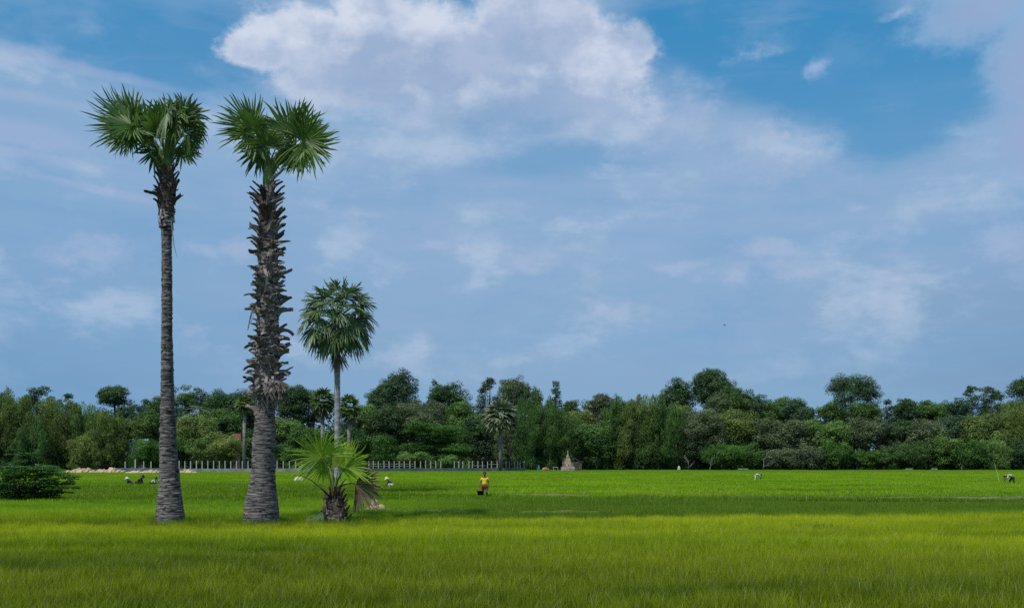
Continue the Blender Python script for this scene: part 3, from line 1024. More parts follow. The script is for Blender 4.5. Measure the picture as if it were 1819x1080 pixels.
L1, L2, L3 = 278, 292, 318
TREES = [
    # px, top, width, crown bottom, kind, depth, palette, label
    (4, 697, 44, 770, 'round', L3, 'dk', 'dark treetop cut by the left edge of the view above the bamboo'),
    (72, 682, 48, 745, 'airy', L2 + 8, 'dk', 'dark loose-topped tree rising highest over the bamboo at the far left'),
    (124, 695, 30, 740, 'airy', L2 + 8, 'dk', 'thin dark treetop between two bamboo clumps left of the round-crowned tree'),
    (203, 684, 50, 730, 'round', L3, 'dk', 'isolated round dark treetop standing clear above the wood on the left'),
    (233, 716, 50, 790, 'round', L3, 'bl', 'bluish green tree just right of the isolated round treetop'),
    (261, 705, 32, 760, 'airy', L3 + 6, 'bl', 'small hazy blue green treetop left of the slim palm trunk'),
    (284, 703, 42, 780, 'round', L3, 'dk', 'dark tree partly hidden behind the slim palm trunk'),
    (322, 679, 62, 790, 'airy', L2 + 10, 'md', 'tall fresh green tree immediately right of the slim palm trunk'),
    (357, 689, 30, 770, 'column', L2 + 14, 'dk', 'slender columnar dark tree between the two towering palms'),
    (346, 738, 84, 826, 'round', L1 + 4, 'ol', 'rounded yellow-green tree below the coconut palm between the towering palms'),
    (262, 728, 60, 800, 'round', L2, 'md', 'mid green tree behind the pale green roof left of the slim palm'),
    (240, 740, 52, 815, 'airy', L1 + 6, 'ol', 'olive tree with grey branches left of the pale green roof'),
    (418, 684, 105, 790, 'round', L3, 'dk', 'broad dark domed tree behind the pole-thin palm with the tufted head'),
    (388, 722, 66, 800, 'round', L2, 'md', 'dense green tree just left of the pole-thin tufted palm'),
    (404, 770, 54, 822, 'bush', L1 - 8, 'yl', 'yellow-olive tree in front of the small red roof'),
    (448, 762, 44, 826, 'round', L1, 'md', 'leafy green tree close behind the fence beside the jagged palm trunk'),
    (308, 778, 56, 826, 'bush', L1 - 4, 'gn', 'low green thicket behind the fence at the right of the slim palm'),
    (357, 774, 48, 826, 'bush', L1 - 6, 'lt', 'low light green thicket behind the bright posts between the towering palms'),
    (262, 780, 60, 828, 'bush', L1 - 10, 'gn', 'bright green bush in front of the pale green roof'),
    (520, 677, 62, 770, 'round', L3, 'dk', 'dark domed tree just right of the jagged palm trunk'),
    (548, 688, 46, 770, 'round', L3 + 6, 'bl', 'blue green tree behind the left of the two skirted fan palms'),
    (505, 738, 62, 800, 'round', L2, 'lt', 'pale green tree at mid height right of the jagged palm trunk'),
    (545, 758, 70, 826, 'round', L1, 'md', 'green tree behind the bright young palm fronds'),
    (494, 786, 50, 826, 'bush', L1 - 8, 'md', 'low bush behind the fence just right of the jagged palm trunk'),
    (638, 768, 58, 822, 'round', L1 - 6, 'lt', 'round light green tree behind the tip of the young palm'),
    (652, 716, 52, 790, 'round', L2, 'lt', 'light green tree under the left flank of the highest central treetops'),
    (682, 673, 60, 770, 'round', L3, 'dk', 'dark tree on the left shoulder of the tallest central tree'),
    (712, 656, 66, 770, 'round', L3 - 8, 'bl', 'tallest blue green tree left of the middle of the wood'),
    (772, 667, 54, 760, 'cone', L3, 'bl', 'pointed blue green treetop above the pale rounded tree'),
    (798, 684, 74, 780, 'round', L3 - 6, 'dk', 'broad dark tree sloping down right of the pointed treetop'),
    (694, 722, 78, 810, 'round', L2 - 4, 'dk', 'large dark layered tree in front of the tallest central tree'),
    (748, 710, 92, 780, 'airy', L2, 'gy', 'pale grey green rounded tree above the spreading acacia'),
    (818, 712, 62, 800, 'round', L2, 'lt', 'feathery light green tree left of the pale drooping fan palm'),
    (846, 738, 60, 826, 'round', L1 + 4, 'dk', 'dark shady tree just left of the pale drooping fan palm'),
    (775, 748, 132, 815, 'spread', L1 - 8, 'gn', 'wide acacia with flat layered dark green boughs'),
    (684, 766, 46, 826, 'bush', L1 - 10, 'gn', 'bright green creeper covered bush right of the young palm'),
    (735, 800, 54, 830, 'bush', L1 - 16, 'lt', 'low light green bush under the acacia against the fence'),
    (794, 808, 36, 834, 'bush', 236, 'lt', 'small pale green shrub growing up against the fence posts'),
    (868, 664, 58, 760, 'cone', L3, 'dk', 'conical dark treetop left of the brownish feathery tree'),
    (916, 669, 86, 745, 'airy', L3 - 8, 'br', 'brownish feathery tree rising behind the pale drooping fan palm'),
    (988, 677, 24, 725, 'column', L3, 'bl', 'small narrow treetop sticking up alone above the dark bamboo'),
    (1014, 710, 40, 770, 'round', L2 + 8, 'dk', 'dark rounded treetop between bamboo and the pale yellow-green tree'),
    (1030, 726, 50, 790, 'round', L2, 'yl', 'pale yellow-green tree behind and right of the shrine'),
    (1066, 696, 54, 780, 'round', L3, 'br', 'dark brownish round tree behind the pale yellow-green one'),
    (1046, 752, 92, 832, 'round', L1 + 2, 'md', 'big rounded green tree reaching the ground right of the shrine'),
    (1201, 673, 60, 760, 'round', L3, 'dk', 'dark round tree on the left of the hill-like group of treetops'),
    (1262, 656, 78, 740, 'round', L3 + 2, 'dk', 'highest dark tree of the hill-like group right of the middle'),
    (1298, 679, 56, 760, 'round', L3 - 6, 'md', 'green tree on the right slope of the hill-like group'),
    (1322, 692, 46, 770, 'round', L3, 'dk', 'small dark tree low on the right slope of the hill-like group'),
    (1348, 701, 54, 775, 'round', L3 + 6, 'bl', 'blue green tree at the right foot of the hill-like group'),
    (1392, 702, 56, 780, 'round', L3, 'md', 'fresh green treetop between the hill-like group and the stray branch'),
    (1274, 697, 58, 760, 'airy', L2 + 10, 'br', 'light brown treetop in front of the highest dark tree'),
    (1205, 714, 52, 790, 'round', L2 + 2, 'ol', 'pale olive treetop in front of the dark hill-like group'),
    (1250, 722, 96, 812, 'airy', L2 - 6, 'gy', 'large grey-green feathery tree in the centre right of the wood'),
    (1300, 724, 86, 812, 'round', L2 - 2, 'ol', 'olive leafy tree beside the large grey-green feathery one'),
    (1354, 734, 76, 815, 'airy', L2 - 6, 'br', 'brownish grey fine-leaved tree above the bare dead tree'),
    (1290, 786, 78, 832, 'bush', L1 - 2, 'gn', 'low dense green bush at the field edge near the white planks'),
    (1332, 788, 52, 832, 'bush', L1, 'md', 'dark green bush left of the bare dead tree'),
    (1240, 772, 60, 822, 'round', L1 + 6, 'dk', 'shaded dark tree above the tangle of pale stems'),
    (1418, 708, 58, 790, 'round', L2 + 4, 'bl', 'blue green tree with a stray branch poking out to its right'),
    (1400, 742, 70, 826, 'round', L1 + 6, 'gy', 'grey-green tree filling the edge of the wood right of the dead tree'),
    (1440, 734, 56, 815, 'round', L2 - 4, 'lt', 'light green tree below and left of the great isolated tree'),
    (1511, 650, 96, 765, 'airy', L3, 'dk', 'great isolated airy tree standing high above the right of the wood'),
    (1478, 715, 56, 790, 'round', L2 + 8, 'md', 'green tree at the left foot of the great isolated tree'),
    (1536, 706, 58, 790, 'round', L2 + 8, 'md', 'bright rounded tree at the right foot of the great isolated tree'),
    (1577, 705, 40, 780, 'cone', L3, 'dk', 'small pointed dark treetop first right of the great isolated tree'),
    (1607, 704, 44, 780, 'round', L3 - 4, 'dk', 'second rounded dark treetop right of the great isolated tree'),
    (1638, 705, 48, 780, 'round', L3, 'md', 'third treetop right of the great isolated tree, mid green'),
    (1670, 708, 50, 780, 'round', L3 - 4, 'md', 'fourth treetop right of the great isolated tree, broad and low'),
    (1700, 702, 46, 780, 'airy', L2 + 12, 'bl', 'hazy treetop leaning against the double-topped tree at the right'),
    (1727, 677, 46, 760, 'cone', L3, 'dk', 'pointed dark tree, left half of the double-topped pair'),
    (1763, 683, 52, 760, 'airy', L3 - 2, 'dk', 'airy dark tree with gaps, right half of the double-topped pair'),
    (1816, 662, 54, 760, 'round', L3, 'dk', 'tall dark tree cut by the right edge of the view'),
    (1518, 736, 66, 815, 'airy', L2 - 6, 'br', 'brown-olive fine tree below the great isolated tree'),
    (1476, 742, 60, 810, 'round', L2 - 8, 'lt', 'soft light green tree left of the brown-olive one'),
    (1560, 740, 70, 822, 'airy', L2 - 8, 'gy', 'dark grey-green tree right of the brown-olive one'),
    (1602, 744, 58, 820, 'round', L2 - 6, 'dk', 'dense dark tree under the second treetop'),
    (1648, 744, 66, 822, 'round', L2 - 8, 'gy', 'grey-leaved tree with pale foliage under the broad low treetop'),
    (1690, 736, 60, 820, 'round', L2 - 4, 'bl', 'dusky blue green tree at mid height near the double-topped pair'),
    (1738, 728, 78, 820, 'round', L2 - 6, 'ol', 'wide olive tree under the double-topped pair'),
    (1796, 712, 70, 815, 'bamboo', L2 - 4, 'ol', 'tall olive bamboo under the tree cut by the right edge'),
    (1484, 782, 62, 832, 'bush', L1 - 2, 'gn', 'round leafy green bush at the field edge below the light green tree'),
    (1440, 790, 52, 832, 'bush', L1, 'gy', 'grey-green bush at the field edge, left of the round leafy one'),
    (1392, 796, 58, 832, 'bush', L1 - 2, 'gy', 'dull grey bush just right of the bare dead tree'),
    (1545, 796, 58, 832, 'bush', L1, 'gn', 'low green bush at the field edge under the grey-green tree'),
    (1580, 790, 46, 832, 'bush', L1 - 2, 'md', 'dark low bush with pale stems right of the low green bush'),
    (1620, 782, 56, 832, 'bush', L1, 'md', 'upright dark green bush in the middle of the right field edge'),
    (1674, 770, 64, 832, 'bush', L1 + 2, 'lt', 'tall light bush at the field edge below the grey-leaved tree'),
    (1722, 780, 54, 832, 'bush', L1 - 2, 'gn', 'mid green bush at the field edge above the bare twiggy patch'),
    (1764, 774, 52, 832, 'bamboo', L1, 'lt', 'small light bamboo behind the stooping worker'),
    (1808, 776, 50, 832, 'bush', L1, 'dk', 'dark bush at the field edge cut by the right edge of the view'),
    # bamboo
    (32, 694, 66, 828, 'bamboo', L1 + 2, 'ol', 'tall olive bamboo clump, leftmost whole one in view'),
    (-8, 706, 50, 828, 'bamboo', L1 - 2, 'ol', 'bamboo clump cut by the left edge behind the field shrub'),
    (98, 700, 72, 828, 'bamboo', L1, 'ol', 'second bamboo clump from the left with arching pale tops'),
    (152, 711, 66, 828, 'bamboo', L1 + 4, 'lt', 'light green bamboo clump below the thin treetop'),
    (196, 722, 66, 828, 'bamboo', L1, 'ol', 'dense bamboo clump under the isolated round treetop'),
    (64, 742, 60, 828, 'bamboo', L1 - 10, 'md', 'low dark bamboo behind the shrub standing in the field'),
    (146, 768, 46, 826, 'bamboo', L1 - 12, 'yl', 'short yellowish bamboo tuft at the left end of the earth heap'),
    (948, 693, 72, 830, 'bamboo', L1 + 2, 'md', 'tall green bamboo right of the pale drooping fan palm'),
    (986, 708, 74, 830, 'bamboo', L1 + 4, 'md', 'dark drooping bamboo directly behind the shrine'),
    (906, 740, 60, 830, 'bamboo', L1 + 4, 'gy', 'greyish bamboo behind the trunk of the pale drooping fan palm'),
    (1106, 698, 74, 832, 'bamboo', L1 + 4, 'md', 'green bamboo clump at the left of the central bamboo stand'),
    (1136, 704, 62, 832, 'bamboo', L1, 'ol', 'brown-green bamboo clump in the centre of the wood'),
    (1172, 700, 66, 832, 'bamboo', L1 + 4, 'md', 'bamboo clump at the right of the central bamboo stand'),
]
for i, t in enumerate(TREES):
    px, top, w, bot, kind, Y, pal, label = t
    cat = 'bamboo' if kind == 'bamboo' else ('bush' if kind == 'bush' else 'tree')
    grp = {'bamboo': 'bamboo clumps along the field edge', 'bush': 'bushes along the field edge', 'tree': 'trees of the distant wood'}[cat]
    make_tree(px, top, w, bot, kind, Y, pal, label, 1000 + i * 3, cat=cat, group=grp)

# stray branch poking out right of the blue green tree
# distant fan palms
def far_palm(px, top, wpx, cb, base_y, Y, pal, label, seed, skirt=False, nfr=20, trunk_mat='trunk_far', tw=7):
    p = P(px, top, Y)
    R = wpx / 2 / F * Y
    cz = H + (HZ - (top + cb) / 2) / F * Y
    hh = (cb - top) / 2 / F * Y
    root = thing('fan_palm', label, 'palm tree', (p.x, Y, 0), 'fan palms at the edge of the wood')
    nfr = int(nfr * 1.9)
    mb = MB()
    G = rnd(seed)
    for i in range(nfr):
        u = (i + 0.5) / nfr
        el = math.asin(1 - 1.75 * u)
        az = i * 2.39996
        d = Vector((math.cos(az) * math.cos(el), math.sin(az) * math.cos(el), math.sin(el) * hh / R))
        hub = Vector((0, 0, cz)) + d * R * 0.5
        ax = (d + Vector((0, 0, -0.35))).normalized()
        fan_blade(mb, hub, ax, Vector((0.1, 0, 1)) + Vector(G.normal(0, .3, 3)), R * 0.60, nseg=14, spread=105, seed=seed + i, droop=0.25, wid=1.25)
    mb.obj('crown', M[pal], root)
    mb = MB()
    r = tw / 2 / F * Y
    mb.tube([(0, 0, 0), (0.02, 0, cz * 0.5), (0, 0, cz)], [r * 1.15, r, r * 0.9], 9)
    mb.obj('trunk', M[trunk_mat], root, smooth=True)
    if skirt:
        mb = MB()
        for k in range(7):
            a = k * 0.9
            fan_blade(mb, (math.cos(a) * .3, math.sin(a) * .3, cz - hh * 0.5), (math.cos(a) * .35, math.sin(a) * .35, -1), (math.cos(a), math.sin(a), 0), R * 0.75, nseg=10, spread=45, seed=seed + 50 + k)
        mb.obj('dead_skirt', M['frond_dead'], root)
    return root


M['cr_shrub'] = leaf_mat('foliage_shrub', (0.008, 0.028, 0.006), (0.075, 0.20, 0.018), 0.2, 0.5, 0.3, wscale=1.2)
M['frond_wood'] = leaf_mat('palm_frond_wood', (0.018, 0.05, 0.014), (0.16, 0.23, 0.07), 0.25, 0.6, 0.2)
M['frond_drab'] = leaf_mat('palm_frond_drab', (0.05, 0.085, 0.04), (0.26, 0.30, 0.17), 0.2, 0.6, 0.2)
far_palm(434, 699, 36, 736, 838, 262, 'frond_wood', 'pole-thin pale palm with a small tufted head between the two towering palms', 300, tw=6, nfr=22)
far_palm(573, 683, 50, 742, 830, 268, 'frond_wood', 'fan palm with hanging dead leaves left of the pale middle trunk', 340, skirt=True)
far_palm(620, 693, 44, 752, 830, 268, 'frond_wood', 'fan palm with hanging dead leaves right of the pale middle trunk', 380, skirt=True)
far_palm(889, 706, 66, 770, 838, 226, 'frond_drab', 'pale drooping fan palm on a clear trunk in front of the fence', 420, tw=6.5, nfr=24)
# fallen branch of that palm's neighbours: coconut palm
Yc = 284
pc = P(352, 726, Yc)
coco = thing('coconut_palm', 'coconut palm with radiating feather fronds beside the slender columnar tree', 'palm tree', (pc.x, Yc, 0))
mb = MB()
G = rnd(9)
for i in range(15):
    a = i * 2.39996
    el = G.uniform(-0.1, 1.1)
    d = Vector((math.cos(a) * math.cos(el), math.sin(a) * math.cos(el), math.sin(el)))
    L = 3.6
    pts = [Vector((0, 0, pc.z)) + d * L * t + Vector((0, 0, -1.4 * t * t)) for t in np.linspace(0, 1, 9)]
    s = Vector((-math.sin(a), math.cos(a), 0))
    for j in range(1, 9):
        for sd in (-1, 1):
            l = 0.85 * math.sin(PI * (j / 9.5)) + 0.15
            q = pts[j]
            e = q + s * sd * l + Vector((0, 0, -0.45 * l)) + d * 0.2
            mb.add([q - d * .12, q + d * .12, e], [(0, 1, 2)], G.uniform(0.2, 0.9))
mb.obj('crown', M['frond_drab'], coco)
mb = MB()
mb.tube([(0.3, 0, 0), (0.1, 0, pc.z * .5), (0, 0, pc.z)], [0.2, 0.16, 0.13], 8)
mb.obj('trunk', M['trunk_far'], coco, smooth=True)


def bare_tree(px, top, wpx, Y, label, seed):
    p = P(px, top, Y)
    root = thing('bare_tree', label, 'tree', (p.x, Y, 0))
    mb = MB()
    G = rnd(seed)
    w = wpx / F * Y

    def br(q, d, L, r, lv):
        pts = [q]
        for k in range(3):
            d2 = (d + Vector(G.normal(0, 0.22, 3))).normalized()
            pts.append(pts[-1] + d2 * L / 3)
        mb.tube(pts, [r, r * .85, r * .7, r * .5], 5)
        if lv < 3:
            for k in range(3):
                nd = (d + Vector((G.normal(0, .75), G.normal(0, .5), G.normal(0.1, .35)))).normalized()
                br(pts[1 + k], nd, L * 0.62, r * 0.55, lv + 1)
    br(Vector((0, 0, 0)), Vector((0.1, 0, 1)), p.z * 0.6, 0.11, 0)
    mb.obj('branches', M['dead_wood'], root)
    return root


bare_tree(1356, 800, 34, 268, 'bare whitish dead tree with crooked branches at the field edge', 5)
bare_tree(1224, 806, 30, 270, 'low tangle of pale bare stems left of the low dense green bush', 8)
bare_tree(1261, 812, 22, 271, 'second smaller tangle of pale stems near the small white cloth bundle', 12)
bare_tree(1708, 828, 22, 200, 'bare brownish twiggy bush standing in the rice at the right', 14)

# filler vegetation nobody could count
G = rnd(99)
B = []
for i in range(430):
    px = G.uniform(-260, 2080)
    Y = G.uniform(284, 300)
    hgt = G.uniform(1.2, 6.0)
    B.append((((px - CX) / F * Y, Y, hgt * 0.5), (G.uniform(1.4, 2.6), 1.8, hgt * 0.6), G.uniform(0.1, 0.6)))
V, T = crown_faces(B, 0.5, 1.0, 99)
tag(quads_obj('undergrowth', V, T, M['cr_md']), 'tangled dark undergrowth along the foot of the wood', 'undergrowth', kind='stuff')
B = []
for i in range(420):
    px = G.uniform(-420, 2240)
    Y = G.uniform(335, 372)
    top = 722 + G.uniform(0, 30)
    zt = H + (HZ - top) / F * Y
    r = G.uniform(2.5, 4.2)
    for zz in (zt - r, zt - 2.4 * r, max(4, zt - 3.8 * r), 2.5):
        B.append((((px - CX) / F * Y + G.normal(0, 1), Y, zz), (r * 1.25, r, r), G.uniform(0.0, 0.35)))
for px in range(-430, 2260, 20):
    for zz in (2.5, 6.5, 10.5):
        B.append((((px - CX) / F * 330 + G.normal(0, .6), 330 + G.normal(0, 2), zz + G.normal(0, .5)), (3.4, 2.6, 3.0), G.uniform(0, 0.25)))
V, T = crown_faces(B, 1.0, 1.1, 98)
tag(quads_obj('far_wood', V, T, M['cr_dk']), 'deep dark wood seen as one mass behind the front trees', 'wood', kind='stuff')

# ---------------------------------------------------------------- shrub in the field, left edge
YS = 47.0
so = P(48, 896, YS); so.z = 0
shrub = thing('field_shrub', 'wide dark green shrub with flat layered twigs standing in the field at the left edge', 'shrub', so)
B = []
G = rnd(31)
ss = YS / F
for i in range(230):
    t = G.uniform(0, 1) ** 0.8
    prof = np.interp(t, [0, 0.25, 0.6, 0.85, 1], [0.62, 0.85, 1.0, 0.85, 0.5])
    x = G.uniform(-1, 1)
    cxp = 46 + x * 70 * prof + 10 * t
    py = 890 - t * 66 + abs(x) * 6
    q = P(cxp, py, YS) - so
    B.append(((q.x, G.uniform(-1.0, 1.0), max(0.1, q.z)), (G.uniform(0.22, 0.42), 0.34, G.uniform(0.05, 0.10)), 0.15 + 0.6 * t * G.uniform(0.5, 1.2)))
for i in range(26):
    q = P(G.uniform(-30, 50), G.uniform(798, 836), YS) - so
    B.append(((q.x, G.uniform(-0.5, 1.4), q.z), (G.uniform(0.2, 0.4), 0.3, 0.06), G.uniform(0.1, 0.6)))
V, T = crown_faces(B, 0.085, 1.1, 31)
V2, T2 = crown_faces([((P(44, 862, YS) - so).x, 0.2, 0.85) and (((P(44, 862, YS) - so).x, 0.3, 0.8), (1.5, 0.9, 1.05), 0.15), (((P(20, 872, YS) - so).x, 0.2, 0.6), (1.3, 0.8, 0.6), 0.0), (((P(75, 868, YS) - so).x, 0.2, 0.7), (0.9, 0.8, 0.6), 0.0)], 0.11, 1.3, 32)
quads_obj('foliage', np.concatenate([V, V2]), np.concatenate([T, T2]), M['cr_shrub'], shrub)
mb = MB()
for i in range(34):
    a = G.uniform(0, 6.28); R = G.uniform(0.1, 0.5)
    e = P(G.uniform(-20, 112), G.uniform(822, 885), YS) - so
    mb.tube([(R * math.cos(a) * 1.5, R * math.sin(a), 0), (e.x * 0.5 + R * math.cos(a), e.y, e.z * 0.6), (e.x, G.uniform(-.8, .8), e.z)], [0.03, 0.018, 0.006], 5)
mb.obj('stems', M['bark'], shrub)

# ================================================================ ground and field
mb = MB()
xs = [-4000, -600, -200, -60, 0, 60, 200, 600, 4000]
ys = [-600, 0, 40, 100, 250, 600, 4500]
vs = [(x, y, 0) for y in ys for x in xs]
fs = [(j * 9 + i, j * 9 + i + 1, (j + 1) * 9 + i + 1, (j + 1) * 9 + i) for j in range(len(ys) - 1) for i in range(8)]
mb.add(vs, fs)
tag(mb.obj('ground', M['ground']), 'flat paddy field ground reaching the wood', 'ground', kind='structure')


def patch(name, size, n, hgt, width, seed):
    """one square of rice plants, each blade a bent tapering triangle pair"""
    G = rnd(seed)
    nt_ = max(1, n // 6)
    cx = G.uniform(-size / 2, size / 2, nt_)
    cy = G.uniform(-size / 2, size / 2, nt_)
    idx = G.integers(0, nt_, n)
    x = cx[idx] + G.normal(0, 0.03 * (size ** 0.4), n)
    y = cy[idx] + G.normal(0, 0.03 * (size ** 0.4), n)
    h = hgt * G.uniform(0.62, 1.12, n) * (1 + 0.10 * np.sin(cx[idx] * 5 / size + seed))
    a = G.uniform(0, 6.28, n)
    w = width * G.uniform(0.6, 1.2, n)
    lean = h * G.uniform(0.03, 0.42, n)
    la = G.uniform(0, 6.28, n)
    lx, ly = np.cos(la) * lean, np.sin(la) * lean
    wx, wy = np.cos(a) * w / 2, np.sin(a) * w / 2
    V = np.zeros((n, 4, 3))
    V[:, 0] = np.stack([x - wx, y - wy, np.zeros(n)], 1)
    V[:, 1] = np.stack([x + wx, y + wy, np.zeros(n)], 1)
    V[:, 2] = np.stack([x + lx * .5 + wx * .8, y + ly * .5 + wy * .8, h * 0.62], 1)
    V[:, 3] = np.stack([x + lx * .5 - wx * .8, y + ly * .5 - wy * .8, h * 0.62], 1)
    V2 = np.zeros((n, 3, 3))
    V2[:, 0], V2[:, 1] = V[:, 3], V[:, 2]
    V2[:, 2] = np.stack([x + lx * 1.3, y + ly * 1.3, h], 1)
    me = bpy.data.meshes.new(name)
    allv = np.concatenate([V.reshape(-1, 3), V2.reshape(-1, 3)])
    me.vertices.add(len(allv)); me.vertices.foreach_set('co', allv.reshape(-1).astype(np.float32))
    me.loops.add(n * 7); me.loops.foreach_set('vertex_index', np.arange(n * 7, dtype=np.int32))
    me.polygons.add(n * 2)
    me.polygons.foreach_set('loop_start', np.concatenate([np.arange(0, n * 4, 4), n * 4 + np.arange(0, n * 3, 3)]).astype(np.int32))
    me.update(calc_edges=True)
    tone = G.random(n)
    at = me.attributes.new('tone', 'FLOAT', 'FACE')
    at.data.foreach_set('value', np.concatenate([tone, tone]).astype(np.float32))
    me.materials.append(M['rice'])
    return bpy.data.objects.new(name, me)


def scatter(name, label, cells, protos, seed):
    G = rnd(seed)
    c = bpy.data.collections.new(name + '_tufts')
    for o in protos:
        c.objects.link(o)
    pts = np.array([(x, y, 0.0) for x, y in cells])
    n = len(pts)
    me = bpy.data.meshes.new(name)
    me.vertices.add(n)
    me.vertices.foreach_set('co', pts.reshape(-1).astype(np.float32))
    at = me.attributes.new('ia', 'INT', 'POINT'); at.data.foreach_set('value', G.integers(0, len(protos), n).astype(np.int32))
    at = me.attributes.new('ra', 'FLOAT', 'POINT'); at.data.foreach_set('value', (G.integers(0, 4, n) * PI / 2 + G.normal(0, .15, n)).astype(np.float32))
    at = me.attributes.new('sz', 'FLOAT', 'POINT')
    h = 0.95 + 0.13 * np.sin(pts[:, 0] * 0.21 + 1.3 * np.sin(pts[:, 1] * 0.33)) + 0.08 * np.sin(pts[:, 1] * 0.9 + pts[:, 0] * 0.13) + G.normal(0, 0.07, n)
    at.data.foreach_set('value', h.astype(np.float32))
    o = bpy.data.objects.new(name, me)
    COL.objects.link(o)
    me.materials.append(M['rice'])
    ng = bpy.data.node_groups.new(name + '_nodes', 'GeometryNodeTree')
    ng.interface.new_socket('Geometry', in_out='INPUT', socket_type='NodeSocketGeometry')
    ng.interface.new_socket('Geometry', in_out='OUTPUT', socket_type='NodeSocketGeometry')
    N = ng.nodes.new
    gi, go = N('NodeGroupInput'), N('NodeGroupOutput')
    ci = N('GeometryNodeCollectionInfo')
    ci.inputs['Collection'].default_value = c
    ci.inputs['Separate Children'].default_value = True
    ci.inputs['Reset Children'].default_value = True
    ip = N('GeometryNodeInstanceOnPoints')
    ip.inputs['Pick Instance'].default_value = True

    def na(nm, ty):
        q = N('GeometryNodeInputNamedAttribute'); q.data_type = ty; q.inputs[0].default_value = nm
        return q.outputs[0]
    cr = N('ShaderNodeCombineXYZ'); cs = N('ShaderNodeCombineXYZ')
    cs.inputs[0].default_value = 1; cs.inputs[1].default_value = 1
    l = ng.links.new
    l(na('ra', 'FLOAT'), cr.inputs[2])
    l(na('sz', 'FLOAT'), cs.inputs[2])
    l(gi.outputs[0], ip.inputs['Points'])
    l(ci.outputs[0], ip.inputs['Instance'])
    l(na('ia', 'INT'), ip.inputs['Instance Index'])
    l(cr.outputs[0], ip.inputs['Rotation'])
    l(cs.outputs[0], ip.inputs['Scale'])
    l(ip.outputs[0], go.inputs[0])
    md = o.modifiers.new('tufts', 'NODES')
    md.node_group = ng
    tag(o, label, 'rice crop', kind='stuff')
    return o


def cells(y0, y1, s, margin=1.12, extra=2.5):
    out_ = []
    y = y0
    while y < y1:
        hw = y * 0.5144 * margin + extra
        x = -hw
        while x < hw:
            out_.append((x, y))
            x += s
        y += s
    return out_


near = [patch('rice_tuft', 1.1, 1500, 0.38, 0.0062, 10 + i) for i in range(6)]
farp = [patch('rice_tuft_far', 4.4, 2600, 0.36, 0.030, 30 + i) for i in range(6)]
c1 = cells(12.0, 46.0, 1.0)
c2_ = cells(46.0, 262.0, 4.0)
scatter('rice_field', 'fine upright yellow-green rice covering the near half of the field', c1, near, 5)
scatter('rice_field_far', 'bright green rice stretching from the bund to the wood', c2_, farp, 6)


# earthen bunds
def bund(name, pts, w, h, label, seed):
    G = rnd(seed)
    vs, fs = [], []
    P2 = []
    for i in range(len(pts) - 1):
        a, b = Vector(pts[i]), Vector(pts[i + 1])
        n = max(2, int((b - a).length / 0.5))
        for k in range(n):
            P2.append(a + (b - a) * k / n)
    sec = [(-1, 0), (-0.7, .55), (-0.35, .92), (0, 1), (0.35, .9), (0.7, .5), (1, 0)]
    for p in P2:
        hh = h * (G.uniform(0.9, 1.05) + 0.14 * math.sin(p.x * 0.9) * math.sin(p.x * 0.37 + 1))
        for (t, z) in sec:
            vs.append((p.x + G.normal(0, .05), p.y + t * w / 2 + G.normal(0, .04), z * hh + G.normal(0, .012) - (0.02 if z == 0 else 0)))
    for i in range(len(P2) - 1):
        for k in range(6):
            fs.append((i * 7 + k, (i + 1) * 7 + k, (i + 1) * 7 + k + 1, i * 7 + k + 1))
    mb = MB(); mb.add(vs, fs)
    o = mb.obj(name, M['bund'], smooth=True)
    tag(o, label, 'bund', kind='structure')
    # dry grass fringe
    Vq = []
    for p in P2:
        for _ in range(46):
            x, y = p.x + G.uniform(-.35, .35), p.y + G.normal(0, w * 0.3)
            hh = G.uniform(0.06, 0.2)
            a = G.uniform(0, 6.28)
            z = h * max(0.2, 1 - abs(y - p.y) / w * 1.6)
            ww = 0.012
            Vq.append([(x - ww * math.cos(a), y - ww * math.sin(a), z - .03), (x + ww * math.cos(a), y + ww * math.sin(a), z - .03), (x + G.normal(0, .05), y + G.normal(0, .05), z + hh)])
    Vq = np.array(Vq)
    tag(quads_obj(name + '_grass', Vq, G.random(len(Vq)), M['bund_grass']), 'short dry grass on the ' + label, 'grass', kind='stuff')


bund('bund', [(-60, 41.5, 0), (-22, 40.8, 0), (-8, 38.2, 0), (-2, 36.5, 0), (4, 36.2, 0)], 0.6, 0.27, 'low pale earth bund crossing behind the palms', 1)
bund('bund', [(-1, 57, 0), (6, 54.5, 0), (14, 52.5, 0), (26, 52, 0), (40, 52.5, 0)], 0.7, 0.275, 'thin brownish earth bund across the dark band on the right', 2)

# soil mound beside the young palm
so = P(668, 902, 38); so.z = 0
mb = MB()
mb.blob((0, 0, 0.1), (0.42, 0.3, 0.32), 3, 22, 12, 0.10)
mb.blob((0.35, 0.05, 0.06), (0.35, 0.25, 0.22), 4, 18, 10, 0.12)
mb.blob((-0.05, -0.05, 0.38), (0.14, 0.12, 0.26), 5, 14, 8, 0.16)
o = mb.obj('soil_mound', M['soil'], smooth=False, loc=so)
tag(o, 'small pinkish brown mound of dry soil beside the withered palm leaf', 'mound')


